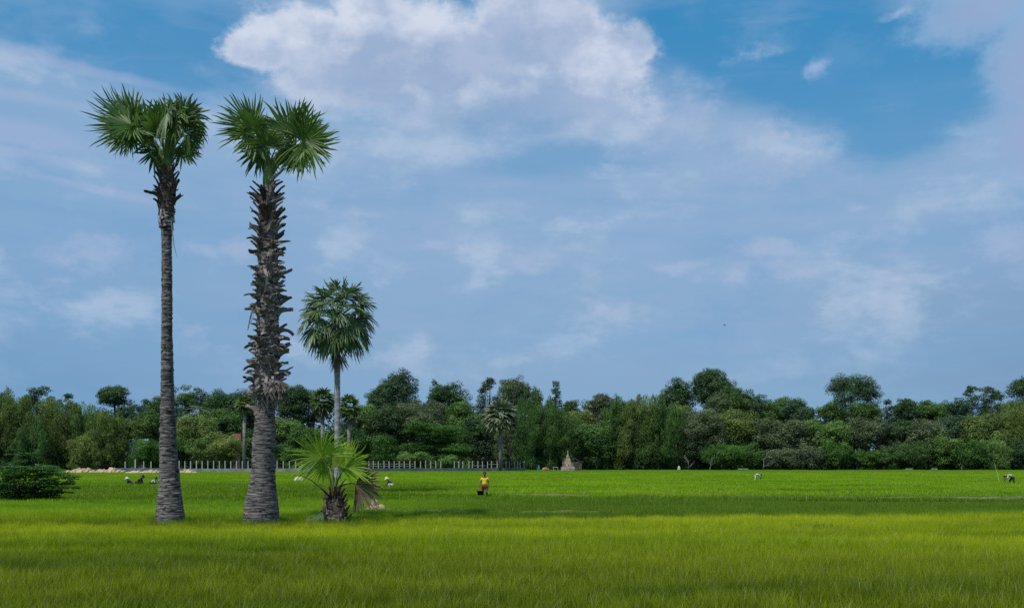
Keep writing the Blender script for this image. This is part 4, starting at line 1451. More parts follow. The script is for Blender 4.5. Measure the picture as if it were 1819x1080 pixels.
# long heaps of pale earth by the wall
def heap(px0, px1, top, Y, label, seed):
    G = rnd(seed)
    x0, x1 = (px0 - CX) / F * Y, (px1 - CX) / F * Y
    n = 90
    mb = MB()
    vs, fs = [], []
    ph = G.uniform(0, 6.28, 6)
    hmax = H + (HZ - top) / F * Y
    for i in range(n + 1):
        t = i / n
        x = x0 + (x1 - x0) * t
        env = min(1, t * 9, (1 - t) * 7) ** 0.6
        h = hmax * env * (0.72 + 0.14 * math.sin(t * 15 + ph[0]) + 0.10 * math.sin(t * 37 + ph[1]) + 0.07 * math.sin(t * 83 + ph[2])) + G.normal(0, .04)
        for k, (s, z) in enumerate(((-1.6, 0), (-1.0, .5), (-.5, .85), (0, 1), (.6, .8), (1.2, .4), (1.8, 0))):
            vs.append((x + G.normal(0, .1) - x0, s * 1.1 + G.normal(0, .1), max(-0.05, h * z + (G.normal(0, .05) if z else -.05))))
    for i in range(n):
        for k in range(6):
            fs.append((i * 7 + k, (i + 1) * 7 + k, (i + 1) * 7 + k + 1, i * 7 + k + 1))
    mb.add(vs, fs)
    o = mb.obj('earth_heap', M['sand'], loc=(x0, Y, 0))
    tag(o, label, 'earth heap')


heap(112, 232, 829.5, 186, 'long pinkish heap of dug earth left of the wall', 1)
heap(222, 358, 832.5, 184, 'lower pinkish heap of dug earth in front of the wall, passing behind the slim palm', 2)

# ---------------------------------------------------------------- wall with posts
def wall_y(px):
    return float(np.interp(px, [200, 320, 560, 940], [196, 198, 206, 236]))


fx = (210 - CX) / F * 196
fence = thing('boundary_wall', 'long low concrete wall carrying a row of pale posts', 'fence', (fx, 196, 0))
fo = Vector((fx, 196, 0))
mb1, mb2 = MB(), MB()
xsW = list(range(205, 935, 12)) + [934]
for a, b in zip(xsW[:-1], xsW[1:]):
    ya, yb = wall_y(a), wall_y(b)
    p, q = Vector(((a - CX) / F * ya, ya, 0)) - fo, Vector(((b - CX) / F * yb, yb, 0)) - fo
    hgt = 0.98 if a > 300 else 1.1
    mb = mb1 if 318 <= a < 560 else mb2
    vs = [p, q, q + Vector((0, 0.2, 0)), p + Vector((0, .2, 0))]
    vs = vs + [v + Vector((0, 0, hgt)) for v in vs]
    mb.add(vs, [(0, 1, 5, 4), (1, 2, 6, 5), (2, 3, 7, 6), (3, 0, 4, 7), (4, 5, 6, 7)])
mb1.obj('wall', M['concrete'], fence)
mb2.obj('blue_grey_wall', M['concrete_blue'], fence)  # darker blue-grey sections on either side of the light one
posts = [240, 222, 255, 268] + [318 + 10.2 * i for i in range(13)] + [452] + [492 + 11 * i for i in range(5)]
posts += [655, 663, 672, 682, 691, 700, 709, 718, 728, 737, 747, 756, 765, 774, 783] + [807, 815, 822, 833, 839, 849, 857, 866, 873, 883, 890, 899, 905, 914, 919, 924, 931]
G = rnd(6)
proto = None
for i, px in enumerate(posts):
    Y = wall_y(px)
    hh = 1.5 if px != 240 else 1.75
    if px < 300 and px != 240:
        hh = 1.35
    if proto is None:
        mb = MB()
        mb.box((0, 0, 0.5), (0.17, 0.17, 1.0), 0, 0.5, 0.9)
        mb.box((0, 0, 1.03), (0.13, 0.13, 0.06), 0, 0.5, 0.4)
        o = mb.obj('post', M['post'], fence)
        proto = o
    else:
        o = proto.copy(); COL.objects.link(o); o.parent = fence
    o.location = Vector(((px - CX) / F * Y, Y + 0.1, 0.97)) - fo
    o.scale = (1.35 if px == 240 else G.uniform(0.85, 1.1), 1, hh * G.uniform(0.96, 1.03))
# horizontal rails between some posts
for (a, b, zt) in ((656, 735, 0.42), (656, 735, 0.9), (838, 862, 0.5), (868, 884, 0.85)):
    mb = MB()
    p = Vector(((a - CX) / F * wall_y(a), wall_y(a) + 0.1, 1.0 + zt)) - fo
    q = Vector(((b - CX) / F * wall_y(b), wall_y(b) + 0.1, 1.0 + zt)) - fo
    mb.tube([p, q], [0.05, 0.05], 4)
    mb.obj('rail', M['post'], fence)


# small buildings behind
def house(px, py_top, wpx, Y, roofm, wallm, label, hroof=1.6):
    p = P(px, py_top, Y)
    w = wpx / F * Y
    root = thing('small_house', label, 'house', (p.x, Y, 0), 'small houses among the trees')
    d = w * 0.7
    ze = p.z - hroof
    mb = MB(); mb.box((0, 0, ze / 2), (w * 0.9, d * 0.9, ze)); wl = mb.obj('wall', M[wallm], root)
    mb = MB()
    vs = [(-w / 2, -d / 2, ze), (w / 2, -d / 2, ze), (w / 2, d / 2, ze), (-w / 2, d / 2, ze), (-w / 2, 0, p.z), (w / 2, 0, p.z)]
    vs += [(x, y, z - 0.12) for x, y, z in vs[:4]]
    mb.add(vs, [(0, 1, 5, 4), (2, 3, 4, 5), (0, 4, 3), (1, 2, 5), (6, 7, 1, 0), (7, 8, 2, 1), (8, 9, 3, 2), (9, 6, 0, 3), (9, 8, 7, 6)])
    mb.obj('roof', M[roofm], root)
    for sx in (-0.27, 0.27):
        mb = MB(); mb.box((sx * w, -d * 0.45 - 0.02, ze * 0.55), (w * 0.14, 0.06, ze * 0.32)); mb.obj('window', M['glass'], root)
    mb = MB(); mb.box((0, -d * 0.45 - 0.02, 1.0), (0.9, 0.06, 2.0)); mb.obj('door', M['bark'], root)


house(247, 779, 34, 283, 'roof_green', 'white', 'house with a pale green roof left of the slim palm', 1.5)
house(421, 770, 15, 282, 'roof_red', 'bark', 'house with a small rusty red roof between the towering palms', 1.8)

# ---------------------------------------------------------------- shrine
YH = 236
sh = P(1008, 836, YH); sh.z = 0
shrine = thing('shrine', 'small cream stupa shrine with a pointed spire at the field edge', 'shrine', sh)
mb = MB(); mb.box((0.1, 0, 0.55), (3.2, 2.2, 1.1)); mb.box((0.1, 0, 1.16), (2.9, 2.0, 0.12)); mb.obj('base', M['stone_grey'], shrine)
mb = MB()
for z, w, hh in ((1.55, 1.9, 0.66), (2.1, 1.7, 0.44), (2.55, 1.35, 0.46), (2.95, 1.15, 0.34), (3.25, 0.95, 0.26)):
    mb.box((0.1, 0, z), (w, w * .9, hh), 0, 0.5, 0.88)
mb.obj('tiers', M['stone'], shrine)
mb = MB(); mb.tube([(0.1, 0, z) for z in (3.3, 3.55, 3.8, 4.2, 4.7, 5.3)], [0.42, 0.46, 0.28, 0.17, 0.09, 0.02], 12); mb.obj('spire', M['stone'], shrine, smooth=True)
for x, y, hh in ((-1.1, -.8, 2.3), (-0.65, -.9, 1.7), (0.75, -.9, 1.7), (1.2, -.8, 1.9), (-0.8, -.4, 2.9)):
    mb = MB()
    mb.box((x, y, 1.1 + (hh - 1.1) * .4), (0.22, 0.22, (hh - 1.1) * .8 + 0.2), 0, .5, .8)
    mb.tube([(x, y, 1.1 + (hh - 1.1) * .8), (x, y, hh), (x, y, hh + 0.5)], [0.13, 0.08, 0.01], 8)
    mb.obj('pinnacle', M['stone'], shrine)
mb = MB(); mb.box((-0.15, -0.92, 1.55), (0.5, 0.12, 0.7)); mb.obj('niche', M['pink'], shrine)
for x, w in ((-1.2, .5), (-0.5, .5), (0.5, .6), (1.25, .5)):
    mb = MB(); mb.box((x, -1.14, 0.6), (w, 0.08, 0.7)); mb.obj('panel', M['pink'] if x < 0 else M['stone'], shrine)

tb = P(987, 836, YH); tb.z = 0
table = thing('stone_table', 'pale stone table just left of the shrine', 'table', tb)
mb = MB(); mb.box((0, 0, 1.12), (1.25, 0.7, 0.14)); mb.obj('tabletop', M['stone_grey'], table)
for x in (-.5, .5):
    for y in (-.25, .25):
        mb = MB(); mb.box((x, y, 0.52), (0.12, 0.12, 1.04)); mb.obj('leg', M['stone_grey'], table)

# pale blue broken tin roof leaning behind the shrine
rp = P(1023, 836, YH + 6); rp.z = 0
shed = thing('tin_shed', 'little shed with pale blue tin roof sheets right of the shrine', 'shed', rp)
mb = MB(); mb.box((0.2, 0, 1.2), (2.4, 1.8, 2.4)); mb.obj('wall', M['bark'], shed)
for k, (x, z, r) in enumerate(((-.9, 3.5, -.9), (0.1, 3.0, -.55), (1.1, 2.5, -.3))):
    mb = MB()
    c_, s_ = math.cos(r), math.sin(r)
    vs = []
    for i in range(9):
        u = -0.65 + 1.3 * i / 8
        zz = 0.05 * math.sin(i * PI / 1.0) + 0.04 * (i % 2)
        for v in (-1.1, 1.1):
            vs.append((x + u * c_, v, z + u * s_ + zz))
            vs.append((x + u * c_, v, z + u * s_ + zz - 0.03))
    fs = []
    for i in range(8):
        a, b_ = 4 * i, 4 * i + 4
        fs += [(a, b_, b_ + 2, a + 2), (a + 1, a + 3, b_ + 3, b_ + 1), (a, a + 1, b_ + 1, b_), (a + 2, b_ + 2, b_ + 3, a + 3)]
    mb.add(vs, fs)
    mb.obj('roof_sheet', M['roof_blue'], shed)

# bits along the field edge
def lump(name, px, py, w, hgt, Y, mat, label, cat, seed):
    q = P(px, py, Y); q.z = 0
    mb = MB()
    mb.blob((0, 0, hgt * 0.45), (w / 2, w / 2.5, hgt * 0.58), seed, 18, 12, 0.07)
    mb.blob((w * 0.22, -0.05, hgt * 0.3), (w / 3.2, w / 4, hgt * 0.42), seed + 1, 14, 9, 0.09)
    o = mb.obj(name, M[mat], loc=q)
    tag(o, label, cat)
    return o


lump('water_drum', 957, 836, 0.6, 1.5, 238, 'tarp', 'small blue covered drum between the wall end and the shrine', 'drum', 3)
lump('clay_heap', 969, 836, 1.8, 1.05, 240, 'clay', 'low orange brown clay heap left of the stone table', 'heap', 5)
lump('straw_heap', 531, 862, 0.95, 0.72, 96, 'straw', 'small pale yellow straw heap in the rice left of the young palm', 'straw heap', 7)
lump('cloth_bundle', 1206, 834, 0.7, 1.3, 262, 'cl_white', 'small white cloth bundle at the field edge under the shaded tree', 'bundle', 9)
for (px, w, lb) in ((1320, 2.6, 'pale plank lying at the field edge left of the stooping figure in white'), (1615, 1.9, 'short pale plank at the field edge below the upright dark green bush'), (1660, 1.5, 'shorter pale plank just left of the tall light bush')):
    q = P(px, 834, 255); q.z = 0
    root = thing('plank', lb, 'plank', q)
    mb = MB(); mb.box((0, 0, 0.62), (w, 0.25, 0.16), 0.03); mb.obj('board', M['white'], root)
    for x in (-w * .38, w * .38):
        mb = MB(); mb.box((x, 0, 0.27), (0.12, 0.18, 0.54)); mb.obj('support', M['stone_grey'], root)

# bamboo pole standing in the rice
q = P(1776, 858, 92); q.z = 0
mb = MB()
t_ = P(1766, 821, 92) - q
mb.tube([(0, 0, 0), t_ * 0.4 + Vector((0.05, 0, 0)), t_], [0.028, 0.022, 0.008], 6)
tag(mb.obj('bamboo_pole', M['straw'], loc=q), 'thin leaning bamboo pole just left of the stooping worker', 'pole')

# taller weeds crowding the palm feet
for (px, rr, lb) in ((303, 0.56, 'long weeds around the foot of the slim palm'), (463, 0.60, 'long weeds around the foot of the jagged palm'), (597, 0.5, 'long weeds around the foot of the young palm')):
    G = rnd(int(px))
    q = P(px, 941, 30.1); q.z = 0
    Vq = []
    for i in range(1500):
        a = G.uniform(0, 6.28); r_ = rr * G.uniform(0.95, 1.35)
        x, y = r_ * math.cos(a), r_ * math.sin(a)
        b_ = G.uniform(0, 3.14); hh = G.uniform(0.2, 0.46) * (1.2 - (r_ / rr - .95))
        Vq.append([(x - .007 * math.cos(b_), y - .007 * math.sin(b_), 0), (x + .007 * math.cos(b_), y + .007 * math.sin(b_), 0), (x + G.normal(0, .08), y + G.normal(0, .08), hh)])
    o = quads_obj('weeds', np.array(Vq), G.random(len(Vq)) * 0.9, M['cr_shrub'] if px > 500 else M['cr_gn']); o.location = q
    tag(o, lb, 'weeds', kind='stuff')

# tuft of weeds in near rice
G = rnd(12)
q = P(1443, 958, 26.8); q.z = 0
Vq = []
for i in range(900):
    x, y = G.normal(0, .42), G.normal(0, .22)
    a = G.uniform(0, 6.28); hh = G.uniform(0.2, 0.46)
    Vq.append([(x - .008 * math.cos(a), y - .008 * math.sin(a), 0), (x + .008 * math.cos(a), y + .008 * math.sin(a), 0), (x + G.normal(0, .09), y + G.normal(0, .09), hh)])
o = quads_obj('weed_clump', np.array(Vq), G.random(900) * 0.5, M['cr_br']); o.location = q
tag(o, 'dark clump of weeds in the near rice on the right', 'weeds')


# ================================================================ people
def skin_obj(name, verts, edges, radii, mat, parent, root=0, sub=2):
    me = bpy.data.meshes.new(name)
    me.from_pydata([tuple(v) for v in verts], edges, [])
    me.materials.append(mat)
    o = bpy.data.objects.new(name, me)
    COL.objects.link(o)
    o.parent = parent
    sk = o.modifiers.new('skin', 'SKIN')
    sk.use_smooth_shade = True
    sv = me.skin_vertices[0].data if me.skin_vertices else None
    if sv is None:
        bpy.context.view_layer.objects.active = o
        bpy.ops.mesh.customdata_skin_add()
        sv = me.skin_vertices[0].data
    for i, r in enumerate(radii):
        sv[i].radius = (r, r) if not isinstance(r, tuple) else r
        sv[i].use_root = (i == root)
    ss_ = o.modifiers.new('sub', 'SUBSURF')
    ss_.levels = sub
    ss_.render_levels = sub
    return o


class Body:
    def __init__(s):
        s.v, s.e, s.r = [], [], []

    def pt(s, p, r, link=None):
        s.v.append(Vector(p)); s.r.append(r)
        if link is not None:
            s.e.append((link, len(s.v) - 1))
        return len(s.v) - 1

    def chain(s, start, pts):
        k = start
        for p, r in pts:
            k = s.pt(p, r, k)
        return k


def hand(B, wrist, d, palm_n, side, curl=0.5):
    """palm and five fingers grown from the wrist vertex"""
    w = B.v[wrist]
    d = Vector(d).normalized(); n = Vector(palm_n).normalized(); s = n.cross(d).normalized() * side
    p1 = B.pt(w + d * 0.045, (0.030, 0.016), wrist)
    for k, (off, L) in enumerate(((-0.026, 0.060), (-0.009, 0.072), (0.009, 0.068), (0.026, 0.052))):
        b = B.pt(w + d * 0.078 + s * off, 0.011, p1)
        m = B.pt(w + d * (0.078 + L * .5) + s * off * 1.15 + n * L * curl * .35, 0.008, b)
        B.pt(w + d * (0.078 + L * (1 - curl * .5)) + s * off * 1.2 + n * L * curl * 1.0, 0.0065, m)
    t = B.pt(w + d * 0.035 - s * 0.036 + n * .008, 0.010, p1)
    B.pt(w + d * 0.072 - s * 0.050 + n * .022, 0.008, t)


def head(root, c, fwd, r=0.098, hair='hair', name_face=True):
    """hair cap as child piece following the skull"""
    f = Vector(fwd).normalized()
    mb = MB()
    vs, fs = [], []
    seg, rings = 18, 9
    up = Vector((0, 0, 1))
    u = (up - f * up.dot(f)).normalized() if abs(up.dot(f)) < 0.95 else Vector((-1, 0, 0))
    s = f.cross(u)
    for i in range(rings + 1):
        th = 1.95 * i / rings
        for k in range(seg):
            a = 2 * PI * k / seg
            x, y = math.cos(a), math.sin(a)
            lim = 1.0
            tt = th * (0.62 if x > 0.45 else (0.85 if x > 0 else 1.0))
            p = Vector(c) + f * (x * math.sin(tt) * r * 1.12 - r * 0.08) + s * (y * math.sin(tt) * r * 1.0) + u * (math.cos(tt) * r * 1.22)
            vs.append(p)
    for i in range(rings):
        for k in range(seg):
            k2 = (k + 1) % seg
            fs.append((i * seg + k, (i + 1) * seg + k, (i + 1) * seg + k2, i * seg + k2))
    mb.add(vs, fs)
    return mb.obj('hair', M[hair], root, smooth=True)


# --- child in the yellow shirt, facing the camera, black bucket in the right hand
Yb = 55.0
bo = P(861, 884, Yb); bo.z = 0
boy = thing('person', 'person in yellow shirt and dark red shorts standing in the rice', 'person', bo)
B = Body()
pel = B.pt((0, 0, 0.80), (0.125, 0.085))
sp = B.chain(pel, [((0, 0.01, 0.95), (0.115, 0.078)), ((0, 0.01, 1.10), (0.135, 0.088)), ((0, 0.01, 1.20), (0.10, 0.07))])
nk = B.chain(sp, [((0, 0.0, 1.275), 0.046), ((0, -0.01, 1.33), (0.05, 0.055)), ((0, -0.02, 1.385), (0.075, 0.088)), ((0, -0.015, 1.45), (0.074, 0.086)), ((0, -0.01, 1.50), (0.05, 0.055))])
for sd in (-1, 1):
    kn = B.chain(pel, [((sd * .085, 0, 0.72), 0.086), ((sd * .10 + .01, -.02 - .09 * (sd > 0), 0.42), 0.055), ((sd * .105 + .01, .015 - .05 * (sd > 0), 0.28), 0.052), ((sd * .12, .02, 0.07), 0.035), ((sd * .15, -.10, 0.03), (0.035, 0.022))])
    if sd < 0:
        wr = B.chain(sp, [((-.155, 0.01, 1.19), 0.052), ((-.215, 0.02, 0.97), 0.037), ((-.26, -.04, 0.77), 0.025)])
        hand(B, wr, (-.12, -.05, -1), (1, 0, 0), 1, 0.9)
    else:
        wr = B.chain(sp, [((.155, 0.01, 1.19), 0.052), ((.20, 0.03, 0.96), 0.037), ((.215, -.03, 0.73), 0.025)])
        hand(B, wr, (.05, -.1, -1), (-1, 0, 0), -1, 0.35)
nose = B.pt((0, -0.115, 1.40), 0.012, len(B.v) and nk - 2)
body = skin_obj('body', B.v, B.e, B.r, M['skin'], boy)
Bs = Body()
k0 = Bs.pt((0, 0, 0.80), (0.155, 0.112))
k1 = Bs.chain(k0, [((0, .01, 0.93), (0.142, 0.102)), ((0, .01, 1.08), (0.155, 0.108)), ((0, .01, 1.19), (0.115, 0.085)), ])
for sd in (-1, 1):
    Bs.chain(k1, [((sd * .155, .01, 1.185), 0.070), ((sd * .195, .015, 1.05), 0.062)])
skin_obj('shirt', Bs.v, Bs.e, Bs.r, M['yellow'], boy)
Bs = Body()
k0 = Bs.pt((0, 0, 0.78), (0.140, 0.102))
for sd in (-1, 1):
    Bs.chain(k0, [((sd * .085, 0, 0.71), 0.100), ((sd * .10, -.01, 0.52), 0.090)])
skin_obj('shorts', Bs.v, Bs.e, Bs.r, M['maroon'], boy)
head(boy, (0, -0.008, 1.445), (0, -1, 0.05), 0.093)
bk = P(852.5, 884, Yb - 0.15); bk.z = 0
bucket = thing('bucket', 'round black bucket hanging from the hand of the person in the yellow shirt', 'bucket', bk)
mb = MB()
prof_ = [(0.0, 0.26), (0.12, 0.26), (0.165, 0.50), (0.175, 0.50), (0.175, 0.48), (0.168, 0.49), (0.125, 0.275), (0.0, 0.275)]
vs, fs = [], []
for r_, z_ in prof_:
    for k in range(20):
        a = 2 * PI * k / 20
        vs.append((r_ * math.cos(a), r_ * math.sin(a), z_))
for i in range(len(prof_) - 1):
    for k in range(20):
        k2 = (k + 1) % 20
        fs.append((i * 20 + k, i * 20 + k2, (i + 1) * 20 + k2, (i + 1) * 20 + k))
mb.add(vs, fs)
mb.obj('pail', M['black'], bucket, smooth=True)
mb = MB()
ht = Vector(bo) + Vector((-.275, -.05, 0.665)) - bk
pts = [Vector((-.165, 0, .49)), Vector((-.10, 0, ht.z * .9)), ht, Vector((.12, 0, ht.z * .85)), Vector((.165, 0, .49))]
mb.tube(pts, [0.007] * 5, 6)
mb.obj('handle', M['black'], bucket, smooth=True)


def stooper(px, py, Y, face, label, shirt, pants, hat=None, scale=1.0, crouch=False, hairm='hair'):
    """a worker bent over at the hips (or squatting), facing left (-1) or right (+1)"""
    o = P(px, py, Y); o.z = 0
    r = thing('person', label, 'person', o)
    r.rotation_euler = (0, 0, 0)
    f = face
    B = Body()
    S = scale
    V_ = lambda x, y, z: (x * f * S, y * S, z * S)
    if crouch:
        hipz, hipx = 0.42, -0.12
        sh_ = (0.20, 0, 0.78); hd = (0.36, 0, 0.90)
    else:
        hipz, hipx = 0.86, -0.30
        sh_ = (0.18, 0, 0.98); hd = (0.42, 0, 0.84)
    pel = B.pt(V_(hipx, 0, hipz), (0.14 * S, 0.12 * S))
    mid_ = ((hipx + sh_[0]) / 2, 0, (hipz + sh_[2]) / 2 + 0.05)
    sp = B.chain(pel, [(V_(*mid_), (0.13 * S, 0.11 * S)), (V_(*sh_), (0.14 * S, 0.10 * S))])
    nk = B.chain(sp, [(V_(sh_[0] * .5 + hd[0] * .5, 0, sh_[2] * .5 + hd[2] * .5), 0.05 * S), (V_(*hd), (0.088 * S, 0.088 * S)), (V_(hd[0] + .09, 0, hd[2] - .07), (0.07 * S, 0.075 * S))])
    wrists = []
    for sd in (-1, 1):
        if crouch:
            B.chain(pel, [(V_(hipx + .02, sd * .11, hipz - .02), 0.09 * S), (V_(hipx + .38, sd * .16, 0.48), 0.065 * S), (V_(hipx + .10, sd * .15, 0.10), 0.045 * S), (V_(hipx + .24, sd * .15, 0.03), 0.035 * S)])
        else:
            B.chain(pel, [(V_(hipx, sd * .12, hipz - .10), 0.095 * S), (V_(hipx + .10 + sd * .12, sd * .13, 0.45), 0.062 * S), (V_(hipx + sd * .16, sd * .13, 0.08), 0.04 * S), (V_(hipx + .13 + sd * .16, sd * .13, 0.03), 0.035 * S)])
        wr = B.chain(sp, [(V_(sh_[0], sd * .17, sh_[2] - .02), 0.055 * S), (V_(sh_[0] + .10, sd * .19, sh_[2] - .30), 0.038 * S), (V_(sh_[0] + .22, sd * .12, sh_[2] - .54), 0.026 * S)])
        hand(B, wr, (0.3 * f, 0, -1), (0, -sd, 0), sd, 0.6)
    skin_obj('body', B.v, B.e, B.r, M['skin'], r)
    Bs = Body()
    k0 = Bs.pt(V_(hipx + .04, 0, hipz + .03), (0.165 * S, 0.145 * S))
    k1 = Bs.chain(k0, [(V_(*mid_), (0.155 * S, 0.135 * S)), (V_(*sh_), (0.16 * S, 0.12 * S))])
    for sd in (-1, 1):
        Bs.chain(k1, [(V_(sh_[0], sd * .17, sh_[2] - .02), 0.075 * S), (V_(sh_[0] + .10, sd * .19, sh_[2] - .30), 0.058 * S)])
    skin_obj('shirt', Bs.v, Bs.e, Bs.r, M[shirt], r)
    Bs = Body()
    k0 = Bs.pt(V_(hipx - .02, 0, hipz), (0.16 * S, 0.14 * S))
    for sd in (-1, 1):
        if crouch:
            Bs.chain(k0, [(V_(hipx + .02, sd * .11, hipz - .02), 0.11 * S), (V_(hipx + .37, sd * .16, 0.48), 0.085 * S), (V_(hipx + .12, sd * .15, 0.14), 0.065 * S)])
        else:
            Bs.chain(k0, [(V_(hipx, sd * .12, hipz - .10), 0.115 * S), (V_(hipx + .10 + sd * .12, sd * .13, 0.45), 0.085 * S), (V_(hipx + .02 + sd * .15, sd * .13, 0.2), 0.075 * S)])
    skin_obj('trousers', Bs.v, Bs.e, Bs.r, M[pants], r)
    hp = Vector(V_(hd[0] + .01, 0, hd[2] + .02))
    if hat:
        mb = MB()
        vs, fs = [], []
        pr_ = [(0.25, -0.03), (0.24, 0.0), (0.13, 0.06), (0.10, 0.16), (0.03, 0.19)]
        for r_, z_ in pr_:
            for k in range(16):
                a = 2 * PI * k / 16
                vs.append(hp + Vector((r_ * math.cos(a) + z_ * 0.25 * f, r_ * math.sin(a), z_ + 0.03 - 0.25 * r_ * math.cos(a) * f)) * S)
        for i in range(4):
            for k in range(16):
                k2 = (k + 1) % 16
                fs.append((i * 16 + k, i * 16 + k2, (i + 1) * 16 + k2, (i + 1) * 16 + k))
        fs.append(tuple(64 + k for k in range(16)))
        mb.add(vs, fs)
        mb.obj('hat', M[hat], r, smooth=True)
    else:
        head(r, hp, (0.8 * f, 0, -0.5), 0.105 * S, hairm)
    return r


stooper(1793, 866, 88, -1, 'worker in pale pink top and dark trousers bent over near the right edge', 'cl_pink', 'cl_dark', scale=0.98)
stooper(1346, 856, 108, 1, 'small figure in white bent over in the far rice, right of centre', 'cl_white', 'cl_white', scale=0.85)
stooper(694, 869, 78, -1, 'crouching worker with a straw hat and dark blue top, right of the withered palm leaf', 'cl_blue', 'cl_white', 'straw', 0.85, True)
stooper(232, 866, 82, -1, 'crouching dark-clothed worker with a pale hat, leftmost of the three beside the slim palm', 'cl_dark', 'cl_dark', 'cl_white', 0.8, True)
stooper(246, 866, 82, 1, 'crouching worker all in dark clothes, middle one of the three left of the slim palm', 'cl_dark', 'cl_dark', 'black', 0.95, True)
stooper(271, 866, 82, 1, 'crouching worker in pale top and dark trousers, closest of three to the slim palm', 'cl_white', 'cl_dark', None, 0.85, True)

# bird far off in the sky
bp = P(1287, 577.5, 120)
bird = thing('bird', 'tiny dark bird gliding in the sky right of centre', 'bird', bp)
mb = MB()
mb.tube([(-.16, 0, 0), (-.08, 0, .01), (0, 0, .015), (.09, 0, .01), (.14, 0, .02), (.19, 0, .015)], [0.006, .028, .038, .03, .022, .003], 8)
mb.add([(-.16, -.03, 0), (-.16, .03, 0), (-.27, .045, .005), (-.27, -.045, .005)], [(0, 1, 2, 3)])
mb.obj('body', M['hair'], bird, smooth=True)
for sd in (-1, 1):
    mb = MB()
    vs = []
    for t, c0, c1, z in ((0, -.06, .08, .02), (.35, -.06, .09, .07), (.7, -.09, .05, .06), (1, -.12, -.09, .03)):
        vs += [(c0 + sd * .12 * t, sd * (.02 + .34 * t), z), (c1 + sd * .12 * t, sd * (.02 + .34 * t), z)]
    mb.add(vs, [(0, 1, 3, 2), (2, 3, 5, 4), (4, 5, 7, 6)])
    mb.obj('wing', M['bark'], bird)

# ================================================================ world and light
SUN = Vector((-0.42, -0.50, 1.0)).normalized()
el = math.asin(SUN.z)
az = math.atan2(SUN.x, SUN.y)
world = bpy.data.worlds.new('World')
scene.world = world
world.use_nodes = True
nt = world.node_tree
nt.nodes.clear()
wo = nt.nodes.new('ShaderNodeOutputWorld')
bg = nt.nodes.new('ShaderNodeBackground')
bg.inputs[1].default_value = 0.10
nt.links.new(bg.outputs[0], wo.inputs[0])
sky = nt.nodes.new('ShaderNodeTexSky')
sky.sky_type = 'NISHITA'
sky.sun_disc = False
sky.sun_elevation = el
sky.sun_rotation = az % (2 * PI)
sky.air_density = 1.0
sky.dust_density = 0.4
sky.ozone_density = 2.0
tc = nt.nodes.new('ShaderNodeTexCoord')
D = tc.outputs['Generated']
sp = nt.nodes.new('ShaderNodeSeparateXYZ')
nt.links.new(D, sp.inputs[0])
dx, dy, dz = (E(nt, sp.outputs[i]) for i in range(3))
AZ = dx._m('ARCTAN2', dy)                         # azimuth from +Y
TZ = dz / ((dx * dx + dy * dy).sqrt().mx(0.05))   # tangent of elevation
# noise used to break up every cloud edge
Dv = vscale(nt, D, (1, 1, 1.7))
n_c = nt.nodes.new('ShaderNodeTexNoise')
n_c.inputs['Scale'].default_value = 9
n_c.inputs['Detail'].default_value = 8
n_c.inputs['Roughness'].default_value = 0.6
nt.links.new(Dv, n_c.inputs['Vector'])
spn = nt.nodes.new('ShaderNodeSeparateColor')
nt.links.new(n_c.outputs['Color'], spn.inputs[0])
nA = E(nt, spn.outputs[0]) - 0.5
nB = E(nt, spn.outputs[1]) - 0.5
nF = noise(nt, vscale(nt, D, (1, 1, 1.5)), 24, 10, 0.70) - 0.5
Dst = vscale(nt, D, (1.0, 1.0, 7.0))
nS = noise(nt, Dst, 4.0, 6, 0.55) - 0.5          # streaky
nS2 = noise(nt, vscale(nt, D, (1.3, 1.3, 9.0), (3, 1, 2)), 5.0, 6, 0.6) - 0.5
nL = noise(nt, vscale(nt, D, (1, 1, 2.5), (5, 2, 1)), 3.0, 5, 0.55) - 0.5


def blob(px, py, rx, ry, rot=0, warp=1.0, da=0.0, dt=0.0):
    """soft ellipse in direction space, size given in the same angular unit (1/F rad)"""
    a0 = math.atan((px - CX) / F)
    t0 = (HZ - py) / F * math.cos(a0)
    A = AZ + nA * (0.075 * warp) + (-a0 + da)
    T = TZ + nB * (0.055 * warp) + (-t0 + dt)
    c_, s_ = math.cos(math.radians(rot)), math.sin(math.radians(rot))
    u = (A * c_ + T * s_) * (F / rx)
    v = (T * c_ - A * s_) * (F / ry)
    return (u * u + v * v).sqrt() * -1.0 + 1.0


def union(lst, **k):
    r = None
    for q in lst:
        b_ = blob(*q, **k)
        r = b_ if r is None else r.mx(b_)
    return r


# clear blue openings
clear = union([(1470, 110, 330, 120, -12), (1330, 40, 260, 120), (1620, 190, 170, 95, 20), (1640, 90, 130, 90)], warp=0.9)
clear2 = union([(170, 45, 340, 80), (430, 80, 230, 90), (760, -20, 150, 40), (330, 130, 170, 50)], warp=0.7)
teal = union([(1000, 285, 170, 30), (890, 215, 100, 40)], warp=0.6)
